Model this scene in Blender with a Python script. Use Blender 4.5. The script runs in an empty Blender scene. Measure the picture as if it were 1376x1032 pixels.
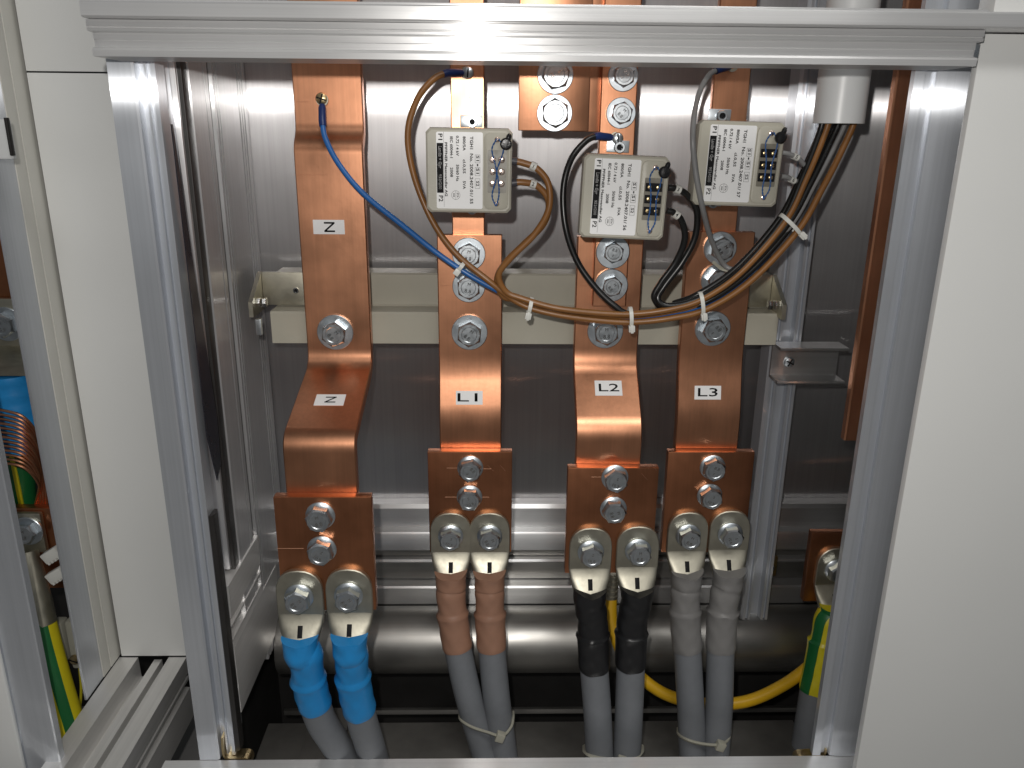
import bpy, bmesh, math, random
from mathutils import Vector, Matrix

random.seed(7)
PI = math.pi
R = math.radians
scene = bpy.context.scene
C = scene.collection

# ------------------------------------------------------------------ camera
F_PX, IMG_W, IMG_H = 1080.0, 1376.0, 1032.0
CAM = Vector((0.0, -0.60, 0.62))
CROT = (Matrix.Rotation(R(-1.3), 3, 'Z') @ Matrix.Rotation(R(90 - 17.7), 3, 'X')
        @ Matrix.Rotation(R(0.55), 3, 'Z'))
cd = bpy.data.cameras.new('camera')
cd.sensor_width = 36.0
cd.lens = F_PX / IMG_W * 36.0
cd.clip_start = 0.02
cd.clip_end = 50
cam = bpy.data.objects.new('camera', cd)
cam.matrix_world = Matrix.Translation(CAM) @ CROT.to_4x4()
C.objects.link(cam)
scene.camera = cam

# ------------------------------------------------------------------ room light and phone flash
w = bpy.data.worlds.new('World')
scene.world = w
w.use_nodes = True
bg = w.node_tree.nodes['Background']
bg.inputs['Color'].default_value = (0.93, 0.97, 1.0, 1)
bg.inputs['Strength'].default_value = 0.10

def area(name, loc, target, sx, sy, power, color, shape='RECTANGLE'):
    l = bpy.data.lights.new(name, 'AREA')
    l.shape = shape
    l.size = sx
    l.size_y = sy
    l.energy = power
    l.color = color
    o = bpy.data.objects.new(name, l)
    o.location = loc
    d = Vector(target) - Vector(loc)
    o.rotation_euler = d.to_track_quat('-Z', 'Y').to_euler()
    C.objects.link(o)
    return o

area('phone_flash', CAM + Vector((-0.025, 0.0, 0.045)), (0.0, 0.1, 0.40), 0.012, 0.012, 2.2, (1.0, 0.965, 0.92), 'DISK')
area('ceiling_lamp', (0.55, -1.55, 2.35), (-0.05, 0.0, 0.5), 1.2, 0.35, 17.0, (1.0, 0.985, 0.955))

scene.view_settings.view_transform = 'Standard'
scene.view_settings.look = 'None'
scene.view_settings.exposure = 0.0
scene.view_settings.gamma = 1.0
scene.cycles.use_denoising = True
scene.cycles.max_bounces = 8
scene.cycles.sample_clamp_indirect = 6.0

# ------------------------------------------------------------------ helpers
def at(px, py, Y):
    """photo pixel at depth Y (metres behind the front of the cabinet frame) -> point in the place"""
    d = CROT @ Vector(((px - 688.0) / F_PX, -(py - 516.0) / F_PX, -1.0))
    return CAM + d * ((Y - CAM.y) / d.y)

def ax(px, py, Y): return at(px, py, Y).x
def az(py, Y, px=688): return at(px, py, Y).z

def mat(name, col, metal=0.0, rough=0.5, grain=None, gs=0.3, rv=0.12, cv=0.15, cscale=14.0, spec=0.5,
        bump=0.0, bscale=300.0, coat=0.0, lobe=0.0, lobe_r=0.25, lobe_a=0.80):
    """Principled material; grain names the direction of brushing or rolling, gs its anisotropy"""
    m = bpy.data.materials.new(name)
    m.use_nodes = True
    nt = m.node_tree
    N, L = nt.nodes, nt.links
    b = N['Principled BSDF']
    b.inputs['Metallic'].default_value = metal
    b.inputs['Specular IOR Level'].default_value = spec
    if coat: b.inputs['Coat Weight'].default_value = coat
    tc = N.new('ShaderNodeTexCoord')
    n1 = N.new('ShaderNodeTexNoise')
    n1.inputs['Scale'].default_value = cscale
    n1.inputs['Detail'].default_value = 3
    n1.inputs['Roughness'].default_value = 0.6
    L.new(tc.outputs['Object'], n1.inputs['Vector'])
    def remap(src, lo, hi):
        r = N.new('ShaderNodeMapRange')
        r.inputs['From Min'].default_value = 0.28
        r.inputs['From Max'].default_value = 0.72
        r.inputs['To Min'].default_value = lo
        r.inputs['To Max'].default_value = hi
        L.new(src, r.inputs['Value'])
        return r.outputs['Result']
    mx = N.new('ShaderNodeMix'); mx.data_type = 'RGBA'
    mx.inputs['A'].default_value = (*[max(0, c * (1 - cv)) for c in col], 1)
    mx.inputs['B'].default_value = (*[min(1, c * (1 + cv)) for c in col], 1)
    L.new(remap(n1.outputs['Fac'], 0, 1), mx.inputs['Factor'])
    colour = mx.outputs['Result']
    sep = N.new('ShaderNodeSeparateColor')
    L.new(n1.outputs['Color'], sep.inputs['Color'])
    L.new(remap(sep.outputs['Green'], max(0.03, rough - rv), min(1, rough + rv)), b.inputs['Roughness'])
    nrm = None
    if grain:
        tg = N.new('ShaderNodeTangent')
        tg.direction_type = 'RADIAL'; tg.axis = grain
        if gs:
            L.new(tg.outputs['Tangent'], b.inputs['Tangent'])
            b.inputs['Anisotropic'].default_value = gs
        # fine streaks along the grain
        mp = N.new('ShaderNodeMapping')
        mp.inputs['Scale'].default_value = {'Z': (260, 260, 2.2), 'X': (2.2, 260, 260), 'Y': (260, 2.2, 260)}[grain]
        L.new(tc.outputs['Object'], mp.inputs['Vector'])
        n3 = N.new('ShaderNodeTexNoise')
        n3.inputs['Scale'].default_value = 1.0
        n3.inputs['Detail'].default_value = 4
        n3.inputs['Roughness'].default_value = 0.75
        L.new(mp.outputs['Vector'], n3.inputs['Vector'])
        mx2 = N.new('ShaderNodeMix'); mx2.data_type = 'RGBA'; mx2.blend_type = 'MULTIPLY'
        mx2.inputs['Factor'].default_value = 1.0
        L.new(colour, mx2.inputs['A'])
        L.new(remap(n3.outputs['Fac'], 0.86, 1.0), mx2.inputs['B'])
        L.new(mx2.outputs['Result'], b.inputs['Base Color'])
        bp = N.new('ShaderNodeBump')
        bp.inputs['Strength'].default_value = 0.10
        bp.inputs['Distance'].default_value = 0.0002
        L.new(n3.outputs['Fac'], bp.inputs['Height'])
        nrm = bp
    else:
        L.new(colour, b.inputs['Base Color'])
    if bump:
        n5 = N.new('ShaderNodeTexNoise')
        n5.inputs['Scale'].default_value = bscale
        n5.inputs['Detail'].default_value = 2
        L.new(tc.outputs['Object'], n5.inputs['Vector'])
        bp2 = N.new('ShaderNodeBump')
        bp2.inputs['Strength'].default_value = bump
        bp2.inputs['Distance'].default_value = 0.001
        L.new(n5.outputs['Fac'], bp2.inputs['Height'])
        if nrm: L.new(nrm.outputs['Normal'], bp2.inputs['Normal'])
        nrm = bp2
    if nrm: L.new(nrm.outputs['Normal'], b.inputs['Normal'])
    if grain and lobe:
        gl = N.new('ShaderNodeBsdfAnisotropic')
        gl.distribution = 'GGX'
        gl.inputs['Roughness'].default_value = lobe_r
        gl.inputs['Anisotropy'].default_value = -lobe_a
        L.new(mx2.outputs['Result'], gl.inputs['Color'])
        L.new(tg.outputs['Tangent'], gl.inputs['Tangent'])
        ms = N.new('ShaderNodeMixShader')
        ms.inputs['Fac'].default_value = lobe
        L.new(b.outputs['BSDF'], ms.inputs[1]); L.new(gl.outputs['BSDF'], ms.inputs[2])
        L.new(ms.outputs['Shader'], N['Material Output'].inputs['Surface'])
    return m

M = {}
M['alu_z'] = mat('aluminium_upright', (0.74, 0.77, 0.82), 0.52, 0.36, 'Z', 0.7, 0.03, 0.03, lobe=0.42, lobe_r=0.24, lobe_a=0.86)
M['alu_mill'] = mat('aluminium_side_lit', (0.82, 0.82, 0.83), 0.58, 0.36, 'Z', 0.6, 0.05, 0.06, lobe=0.36, lobe_r=0.25, lobe_a=0.84)  # lighter copy of the upright aluminium; brightness of the left wall put into the colour
M['alu_x_dim'] = mat('aluminium_crossways_dim', (0.70, 0.70, 0.70), 0.88, 0.36, 'X', 0.6, 0.05, 0.06, lobe=0.3, lobe_r=0.26)  # darker copy of the crossways aluminium; dimness at the back put into the colour
M['alu_x'] = mat('aluminium_crossways', (0.90, 0.90, 0.90), 0.42, 0.36, 'X', 0.7, 0.03, 0.03, lobe=0.34, lobe_r=0.28, lobe_a=0.80)
M['alu_y'] = mat('aluminium_depthways', (0.86, 0.85, 0.83), 0.48, 0.38, 'Y', 0.6, 0.04, 0.04, lobe=0.25)
M['back'] = mat('rolled_sheet', (0.66, 0.65, 0.66), 0.96, 0.42, 'Z', 0.7, 0.04, 0.08, 9.0, lobe=0.42, lobe_r=0.24, lobe_a=0.86)
M['steel_x'] = mat('dark_steel', (0.36, 0.35, 0.33), 0.95, 0.38, 'X', 0.5, 0.06, 0.10)
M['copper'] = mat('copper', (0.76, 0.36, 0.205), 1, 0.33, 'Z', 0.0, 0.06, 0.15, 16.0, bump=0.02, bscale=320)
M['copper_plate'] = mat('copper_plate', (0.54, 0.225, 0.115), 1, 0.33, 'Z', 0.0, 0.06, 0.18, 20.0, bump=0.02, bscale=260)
M['zinc'] = mat('zinc_plate', (0.64, 0.68, 0.71), 1, 0.33, None, 0, 0.08, 0.08, 160, bump=0.04, bscale=700)
M['zinc_washer'] = mat('zinc_washer', (0.62, 0.67, 0.71), 1, 0.36, None, 0, 0.06, 0.06, 140)
M['tin'] = mat('tin_plate', (0.50, 0.475, 0.39), 1, 0.46, None, 0, 0.08, 0.12, 60, bump=0.05, bscale=300)
M['chrome'] = mat('bright_steel', (0.80, 0.80, 0.78), 1, 0.16, None, 0, 0.06, 0.05, 90)
M['brass'] = mat('brass', (0.55, 0.43, 0.24), 1, 0.34, None, 0, 0.1, 0.2, 60)
M['screw_pink'] = mat('terminal_screw', (0.90, 0.74, 0.66), 1, 0.26, None, 0, 0.06, 0.08, 90)
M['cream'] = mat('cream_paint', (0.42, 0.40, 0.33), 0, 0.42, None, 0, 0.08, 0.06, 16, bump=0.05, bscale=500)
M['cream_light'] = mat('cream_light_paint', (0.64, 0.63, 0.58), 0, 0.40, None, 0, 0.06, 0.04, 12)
M['white'] = mat('white_paint', (0.74, 0.745, 0.73), 0, 0.36, None, 0, 0.05, 0.02, 5, bump=0.05, bscale=700)
M['beige'] = mat('housing_plastic', (0.45, 0.43, 0.36), 0, 0.45, None, 0, 0.08, 0.04, 40, bump=0.12, bscale=800)
M['block'] = mat('terminal_block', (0.20, 0.185, 0.15), 0, 0.4, None, 0, 0.08, 0.2, 120)
M['paper'] = mat('label_white', (0.86, 0.86, 0.86), 0, 0.40, None, 0, 0.05, 0.02, 30)
M['ink'] = mat('ink', (0.010, 0.010, 0.011), 0, 0.6, spec=0.15)
M['ink_grey'] = mat('ink_grey', (0.10, 0.10, 0.11), 0, 0.4)
M['pvc'] = mat('pvc_pipe', (0.62, 0.63, 0.63), 0, 0.36, None, 0, 0.05, 0.03, 20)
M['sheath'] = mat('grey_sheath', (0.172, 0.182, 0.197), 0, 0.55, None, 0, 0.1, 0.10, 30, bump=0.12, bscale=400)
M['s_blue'] = mat('blue_shrink', (0.018, 0.25, 0.60), 0, 0.38, None, 0, 0.08, 0.10, 45, bump=0.12, bscale=120)
M['s_brown'] = mat('brown_shrink', (0.32, 0.172, 0.113), 0, 0.46, None, 0, 0.08, 0.08, 45, bump=0.10, bscale=120)
M['s_black'] = mat('black_shrink', (0.012, 0.012, 0.013), 0, 0.38, None, 0, 0.08, 0.10, 45, bump=0.18, bscale=120)
M['s_grey'] = mat('grey_shrink', (0.20, 0.195, 0.19), 0, 0.45, None, 0, 0.08, 0.08, 45, bump=0.18, bscale=120)
M['w_blue'] = mat('blue_wire', (0.02, 0.13, 0.40), 0, 0.36, None, 0, 0.06, 0.08, 40)
M['w_brown'] = mat('brown_wire', (0.24, 0.105, 0.030), 0, 0.36, None, 0, 0.06, 0.10, 40)
M['w_black'] = mat('black_wire', (0.010, 0.010, 0.010), 0, 0.30, None, 0, 0.06, 0.10, 40)
M['w_grey'] = mat('grey_wire', (0.22, 0.22, 0.22), 0, 0.40, None, 0, 0.06, 0.10, 40)
M['boot_blue'] = mat('terminal_boot', (0.012, 0.03, 0.13), 0, 0.35)
M['boot_dark'] = mat('dark_boot', (0.05, 0.05, 0.06), 0, 0.4)
M['tie'] = mat('cable_tie', (0.66, 0.66, 0.62), 0, 0.38, None, 0, 0.05, 0.05, 60)
M['tie_old'] = mat('cable_tie_aged', (0.42, 0.41, 0.34), 0, 0.42, None, 0, 0.05, 0.08, 60)
M['seal'] = mat('lead_seal', (0.010, 0.010, 0.011), 0, 0.30, None, 0, 0.1, 0.1, 100, bump=0.4, bscale=300)
M['seal_wire'] = mat('seal_wire', (0.03, 0.10, 0.28), 0, 0.4)
M['yellow'] = mat('yellow_sheath', (0.62, 0.36, 0.010), 0, 0.40, None, 0, 0.06, 0.10, 30)
M['green'] = mat('green_sheath', (0.010, 0.13, 0.035), 0, 0.42, None, 0, 0.06, 0.10, 30)
M['yel'] = mat('bright_yellow_sheath', (0.66, 0.56, 0.015), 0, 0.42, None, 0, 0.06, 0.08, 30)
M['rubber'] = mat('rubber', (0.022, 0.020, 0.019), 0, 0.42, None, 0, 0.08, 0.1, 40)
M['dark'] = mat('dark_shade', (0.018, 0.017, 0.016), 0, 0.5, None, 0, 0.08, 0.3, 20)  # near-black colour carries the shade of gaps and closed bays
M['film'] = mat('dark_film', (0.020, 0.020, 0.028), 0, 0.28, None, 0, 0.08, 0.2, 20)
M['floor'] = mat('grey_floor', (0.26, 0.255, 0.25), 0, 0.6, None, 0, 0.1, 0.15, 9, bump=0.1)
M['plate'] = mat('floor_plate', (0.14, 0.135, 0.125), 0.35, 0.5, None, 0, 0.12, 0.25, 16, bump=0.08)

def wl(o):
    v = Vector((0, 0, 0))
    while o is not None:
        v += o.location
        o = o.parent
    return v

def link(name, me, m, parent=None, loc=None):
    o = bpy.data.objects.new(name, me)
    if m is not None and not me.materials: me.materials.append(M[m] if isinstance(m, str) else m)
    C.objects.link(o)
    if parent is not None:
        o.parent = parent
    if loc is not None:
        o.location = Vector(loc) - (wl(parent) if parent is not None else Vector((0, 0, 0)))
    return o

def thing(name, label, cat, loc, group=None):
    o = bpy.data.objects.new(name, None)
    o.empty_display_size = 0.02
    o.location = loc
    C.objects.link(o)
    return tag(o, label, cat, group)

def tag(o, label, cat, group=None):
    o['label'] = label
    o['category'] = cat
    if group: o['group'] = group
    return o

def struct(o):
    o['kind'] = 'structure'
    return o

class G:
    """collects geometry in place coordinates; build() links it as one mesh object"""
    def __init__(s): s.bm = bmesh.new()
    def poly(s, vs, fs):
        b = [s.bm.verts.new(v) for v in vs]
        for f in fs:
            try: s.bm.faces.new([b[i] for i in f])
            except ValueError: pass
        return b
    def box(s, x0, x1, y0, y1, z0, z1, bev=0.0, mtx=None):
        r = bmesh.ops.create_cube(s.bm, size=1.0)
        vs = r['verts']
        for v in vs:
            v.co = Vector(((x0 + x1) / 2 + v.co.x * (x1 - x0), (y0 + y1) / 2 + v.co.y * (y1 - y0), (z0 + z1) / 2 + v.co.z * (z1 - z0)))
        allv = set(vs)
        if bev > 0:
            es = list({e for v in vs for e in v.link_edges})
            rr = bmesh.ops.bevel(s.bm, geom=es, offset=bev, segments=2, affect='EDGES', profile=0.6)
            allv = {v for v in rr['verts']} | {v for v in vs if v.is_valid}
        if mtx is not None:
            for v in allv:
                if v.is_valid: v.co = mtx @ v.co
        return s
    def rings(s, rings, closed=True, cap=True):
        rows = [[s.bm.verts.new(p) for p in r] for r in rings]
        n = len(rows[0])
        for a, b in zip(rows, rows[1:]):
            for i in range(n if closed else n - 1):
                j = (i + 1) % n
                s.bm.faces.new((a[i], a[j], b[j], b[i]))
        if cap and closed:
            s.bm.faces.new(list(reversed(rows[0])))
            s.bm.faces.new(rows[-1])
        return rows
    def prism(s, poly, axis, a, b):
        """poly is 2D: axis Z -> (x,y), X -> (y,z), Y -> (x,z)"""
        def p3(p, t):
            return {'Z': (p[0], p[1], t), 'X': (t, p[0], p[1]), 'Y': (p[0], t, p[1])}[axis]
        s.rings([[p3(p, a) for p in poly], [p3(p, b) for p in poly]])
        return s
    def tube(s, pts, rad, seg=12, cap=True, flat=1.0):
        pts = [Vector(p) for p in pts]
        n = len(pts)
        rs = rad if isinstance(rad, (list, tuple)) else [rad] * n
        T = [(pts[min(i + 1, n - 1)] - pts[max(i - 1, 0)]).normalized() for i in range(n)]
        u = T[0].orthogonal().normalized()
        if abs(T[0].y) < 0.9:
            u = (Vector((0, -1, 0)) - T[0] * T[0].dot(Vector((0, -1, 0)))).normalized()
        rg = []
        for i in range(n):
            u = (u - T[i] * T[i].dot(u)).normalized()
            v = T[i].cross(u)
            rg.append([pts[i] + (u * math.cos(2 * PI * k / seg) * flat + v * math.sin(2 * PI * k / seg)) * rs[i] for k in range(seg)])
        s.rings(rg, True, cap)
        return s
    def lathe(s, prof, centre, seg=24, axis='Y', mtx=None):
        """prof: list of (radius, height along axis)"""
        c = Vector(centre)
        rg = []
        for r, h in prof:
            ring = []
            for k in range(seg):
                a = 2 * PI * k / seg
                if axis == 'Y': p = Vector((r * math.cos(a), h, r * math.sin(a)))
                elif axis == 'Z': p = Vector((r * math.cos(a), r * math.sin(a), h))
                else: p = Vector((h, r * math.cos(a), r * math.sin(a)))
                ring.append((mtx @ p if mtx else p) + c)
            rg.append(ring)
        s.rings(rg, True, True)
        return s
    def mesh(s, name, off=Vector((0, 0, 0)), ang=32):
        bmesh.ops.recalc_face_normals(s.bm, faces=s.bm.faces[:])
        for v in s.bm.verts: v.co -= off
        me = bpy.data.meshes.new(name)
        s.bm.to_mesh(me)
        s.bm.free()
        me.polygons.foreach_set('use_smooth', [True] * len(me.polygons))
        me.set_sharp_from_angle(angle=R(ang))
        return me
    def build(s, name, m, parent=None, ang=32):
        off = wl(parent) if parent is not None else Vector((0, 0, 0))
        return link(name, s.mesh(name, off, ang), m, parent)

def top(g, name, m, label, cat, group=None, origin=None, ang=32):
    """a thing that is one mesh, its origin at a sensible point"""
    o = Vector(origin) if origin is not None else Vector((0, 0, 0))
    ob = link(name, g.mesh(name, o, ang), m)
    ob.location = o
    return tag(ob, label, cat, group)

def crom(pts, n=8):
    """smooth curve through points"""
    P = [Vector(p) for p in pts]
    P = [P[0] * 2 - P[1]] + P + [P[-1] * 2 - P[-2]]
    out = []
    for i in range(1, len(P) - 2):
        for k in range(n):
            t = k / n
            a, b, c, d = P[i - 1], P[i], P[i + 1], P[i + 2]
            out.append(0.5 * ((2 * b) + (c - a) * t + (2 * a - 5 * b + 4 * c - d) * t * t + (3 * b - a - 3 * c + d) * t ** 3))
    out.append(P[-2])
    return out

def fillet(pts, r, n=6):
    out = [Vector(pts[0])]
    for i in range(1, len(pts) - 1):
        a, b, c = Vector(pts[i - 1]), Vector(pts[i]), Vector(pts[i + 1])
        d0, d1 = (a - b), (c - b)
        q = min(r, d0.length * 0.48, d1.length * 0.48)
        p0, p1 = b + d0.normalized() * q, b + d1.normalized() * q
        for k in range(n + 1):
            t = k / n
            out.append(p0 * (1 - t) ** 2 + b * 2 * t * (1 - t) + p1 * t * t)
    out.append(Vector(pts[-1]))
    return out

def strip(g, path, x0, x1, t, c=0.0009):
    """flat bar following path (front face line, (Y, Z) from top to bottom)"""
    P = [Vector((p[0], p[1])) for p in path]
    sec = [(x0 + c, 0), (x1 - c, 0), (x1, c), (x1, t - c), (x1 - c, t), (x0 + c, t), (x0, t - c), (x0, c)]
    rg = []
    for i in range(len(P)):
        T = (P[min(i + 1, len(P) - 1)] - P[max(i - 1, 0)]).normalized()
        nrm = Vector((T.y, -T.x))
        rg.append([(x, P[i].x - nrm.x * o, P[i].y - nrm.y * o) for x, o in sec])
    g.rings(rg)
    return g

_txt = {}
def text_geo(s, size, spacing=1.0):
    key = (s, round(size, 6), spacing)
    if key not in _txt:
        cu = bpy.data.curves.new('t', 'FONT')
        cu.body = s
        cu.size = size
        cu.space_character = spacing
        cu.align_x = 'CENTER'
        cu.align_y = 'CENTER'
        cu.resolution_u = 2
        ob = bpy.data.objects.new('t', cu)
        me = bpy.data.meshes.new_from_object(ob)
        _txt[key] = ([v.co.copy() for v in me.vertices], [tuple(p.vertices) for p in me.polygons])
        bpy.data.objects.remove(ob)
        bpy.data.meshes.remove(me)
        bpy.data.curves.remove(cu)
    return _txt[key]

def put_text(g, s, size, org, right, up, sx=1.0, fit=None, bold=0.0, spacing=1.0):
    vs, fs = text_geo(s, size, spacing)
    if fit and vs:
        x0 = min(v.x for v in vs); x1 = max(v.x for v in vs)
        sx = fit / max(1e-6, x1 - x0)
    for dx, dy in ([(0, 0)] if not bold else [(-bold, 0), (bold, 0), (0, bold), (0, -bold)]):
        nn = right.cross(up).normalized() * (abs(dx) * 0.05 + abs(dy) * 0.1 + dx * 0.02)
        g.poly([org + right * (v.x * sx + dx) + up * (v.y + dy) + nn for v in vs], fs)

# ------------------------------------------------------------------ shared small hardware (axis along Y, head towards -Y)
def hex_mesh(af, h):
    g = G()
    rc = af / 2 / math.cos(PI / 6)
    def hexr(y, s=1.0):
        out = []
        for k in range(12):
            a = 2 * PI * k / 12
            r = rc if k % 2 == 0 else af / 2
            out.append((r * s * math.cos(a), y, r * s * math.sin(a)))
        return out
    def circ(r, y): return [(r * math.cos(2 * PI * k / 12), y, r * math.sin(2 * PI * k / 12)) for k in range(12)]
    g.rings([hexr(0.0), hexr(-h * 0.80), circ(af * 0.475, -h), circ(af * 0.36, -h), circ(af * 0.33, -h * 0.95)])
    return g.mesh('bolt_head', ang=20)

def washer_mesh(ro, ri, t, cone=0.0):
    g = G()
    seg = 32
    prof = [(ri, 0), (ro - 0.0004, 0), (ro, -0.0003), (ro, -t + 0.0004), (ro - 0.0005, -t), (ri + 0.001, -t - cone), (ri, -t - cone)]
    rg = [[(r * math.cos(2 * PI * k / seg), y, r * math.sin(2 * PI * k / seg)) for k in range(seg)] for r, y in prof]
    g.rings(rg + [rg[0]], True, False)
    bmesh.ops.remove_doubles(g.bm, verts=g.bm.verts[:], dist=1e-6)
    return g.mesh('washer')

def stamp_mesh(af, h, kind):
    g = G()
    right, up = Vector((1, 0, 0)), Vector((0, 0, 1))
    y = -h * 0.95 - 0.00035
    rows = {'a': [('8.8', 0.0048, -0.0030), ('M', 0.0038, 0.0032)], 'b': [('8.8', 0.0046, 0.0030), ('F', 0.0036, -0.0032)],
            'c': [('10.9', 0.0042, -0.0032), ('S', 0.0036, 0.0030)]}[kind]
    for s, size, dz in rows:
        put_text(g, s, size * af / 0.019, Vector((0, y, dz * af / 0.019)), right, up, bold=0.00008)
    return g.mesh('head_stamp')

HEX = {}
for af, h in ((0.019, 0.0085), (0.016, 0.007), (0.0205, 0.009)):
    HEX[af] = (hex_mesh(af, h), h, {k: stamp_mesh(af, h, k) for k in 'abc'})
WASH = {'big': (washer_mesh(0.0148, 0.0068, 0.0027), 0.0027), 'mid': (washer_mesh(0.0122, 0.0068, 0.0022, 0.0016), 0.0038),
        'flat': (washer_mesh(0.0125, 0.0065, 0.0025), 0.0025), 'huge': (washer_mesh(0.0165, 0.0068, 0.0028), 0.0028)}
for d in HEX.values():
    d[0].materials.append(M['zinc'])
    for q in d[2].values(): q.materials.append(M['chrome'])
for d in WASH.values(): d[0].materials.append(M['zinc_washer'])

def bolt(parent, pos, af=0.019, wash='big', rot=None, stamp=None):
    pos = Vector(pos)
    me, h, st = HEX[af]
    wm, wt = WASH[wash]
    a = random.uniform(0, PI / 3) if rot is None else rot
    b = link('bolt', me, None, parent, pos + Vector((0, -wt, 0)))
    wsh = bpy.data.objects.new('washer', wm); C.objects.link(wsh); wsh.parent = b; wsh.location = (0, wt, 0)
    b.rotation_euler = (0, a, 0)
    s = bpy.data.objects.new('head_stamp', st[stamp or random.choice('aabc')]); C.objects.link(s); s.parent = b
    s.rotation_euler = (0, random.uniform(-0.5, 0.5), 0)
    return b

def round_screw(parent, pos, r, h, m='zinc', kind='slot', name='screw', mtx=None):
    """pan head screw facing -Y with a cross, a slot or a hexagon socket"""
    pos = Vector(pos)
    g = G()
    if kind == 'socket':
        g.lathe([(r, 0), (r, -h * 0.9), (r * 0.92, -h), (r * 0.58, -h), (r * 0.56, -h * 0.35), (0.0001, -h * 0.30)], pos, 18)
    else:
        g.lathe([(r, 0), (r, -h * 0.35), (r * 0.85, -h * 0.78), (r * 0.5, -h), (0.0001, -h * 1.04)], pos, 18)
    s = g.build(name, m, parent)
    if kind == 'socket':
        d = G(); d.lathe([(r * 0.55, -h * 0.5), (r * 0.55, -h * 0.62), (0.0001, -h * 0.62)], pos, 6); d.build('drive', 'ink', s)
    if kind != 'socket':
        d = G()
        a = random.uniform(0, PI)
        mt = Matrix.Translation(pos) @ Matrix.Rotation(a, 4, 'Y')
        d.box(-r * 0.8, r * 0.8, -h * 1.08, -h * 0.9, -r * 0.13, r * 0.13, 0, mt)
        if kind == 'cross': d.box(-r * 0.13, r * 0.13, -h * 1.081, -h * 0.9, -r * 0.8, r * 0.8, 0, mt)
        d.build('drive', 'ink', s)
    return s

def sticker(parent, org, right, up, wid, hgt, s, size, turned=False, fit=None):
    n = right.cross(up).normalized()
    g = G()
    def q(a, b, k): return org + right * a + up * b + n * k
    hw, hh = wid / 2, hgt / 2
    g.poly([q(-hw, -hh, 0.0001), q(hw, -hh, 0.0001), q(hw, hh, 0.0001), q(-hw, hh, 0.0001),
            q(-hw, -hh, 0.0004), q(hw, -hh, 0.0004), q(hw, hh, 0.0004), q(-hw, hh, 0.0004)],
           [(0, 1, 2, 3), (4, 5, 6, 7), (0, 1, 5, 4), (1, 2, 6, 5), (2, 3, 7, 6), (3, 0, 4, 7)])
    st = g.build('label_sticker', 'paper', parent)
    t = G()
    o = org + n * 0.0006
    if turned: put_text(t, s, size, o, -up, right, fit=fit, bold=0.0001)
    else: put_text(t, s, size, o, right, up, fit=fit, bold=0.0001)
    t.build('lettering', 'ink', st)
    return st

XR, ZU = Vector((1, 0, 0)), Vector((0, 0, 1))
#SPLIT
# ================================================================== the setting
g = G(); g.box(-3, 3, -4, 2.0, -0.14, -0.12); struct(g.build('floor', 'floor'))
g = G(); g.box(-0.30, 0.62, 0.216, 0.220, 0.075, 1.25); struct(g.build('back_panel', 'back'))
g = G(); g.box(-0.30, 0.62, 0.230, 0.234, -0.119, 0.2); struct(g.build('void_shade_panel', 'dark'))  # near-black sheet added to stand in for the unlit void below the back panel
g = G(); g.box(-0.245, 0.33, 0.034, 0.126, -0.008, 0.0, 0.001); struct(g.build('floor_plate', 'plate'))
g = G(); g.box(-0.262, -0.258, 0.03, 0.214, -0.119, 1.2); struct(g.build('side_sheet', 'dark'))  # coloured near black so the slots between the posts look shaded
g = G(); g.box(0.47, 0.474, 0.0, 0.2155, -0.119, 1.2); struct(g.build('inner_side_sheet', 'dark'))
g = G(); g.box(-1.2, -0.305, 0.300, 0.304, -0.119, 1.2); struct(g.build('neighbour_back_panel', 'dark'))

# ---- upright posts of the frame
def post_profile(x0, x1, y0, y1, slots, depth=0.006, inner=+1):
    """rectangle with slots cut in the side that faces the compartment; slots are (ya, yb)"""
    p = [(x0, y0), (x0, y1)] if inner > 0 else [(x1, y0), (x1, y1)]
    side = x1 if inner > 0 else x0
    q = []
    for a, b in sorted(slots, reverse=True):
        q += [(side, b), (side - inner * depth, b + 0.001), (side - inner * depth, a - 0.001), (side, a)]
    return p + [(side, y1)] + q + [(side, y0)]

t = thing('frame_post', 'brushed aluminium front post at the left side of the open compartment', 'post', (-0.25, 0.02, 0.06))
g = G()
g.prism([(-0.268, 0.0), (-0.2515, 0.0), (-0.2500, 0.0012), (-0.2500, 0.010), (-0.2455, 0.010), (-0.2455, 0.0065), (-0.2440, 0.0065),
         (-0.2440, 0.010), (-0.2405, 0.010), (-0.2405, 0.006), (-0.2375, 0.006), (-0.2375, 0.022), (-0.244, 0.024), (-0.244, 0.048), (-0.268, 0.048)], 'Z', 0.0675, 0.92)
g.build('profile', 'alu_z', t)
g = G()
g.prism([(-0.2372, 0.0068), (-0.2340, 0.0090), (-0.2330, 0.016), (-0.2345, 0.0215), (-0.2372, 0.0215)], 'Z', 0.070, 0.31)
g.build('rubber_seal', 'rubber', t)

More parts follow.
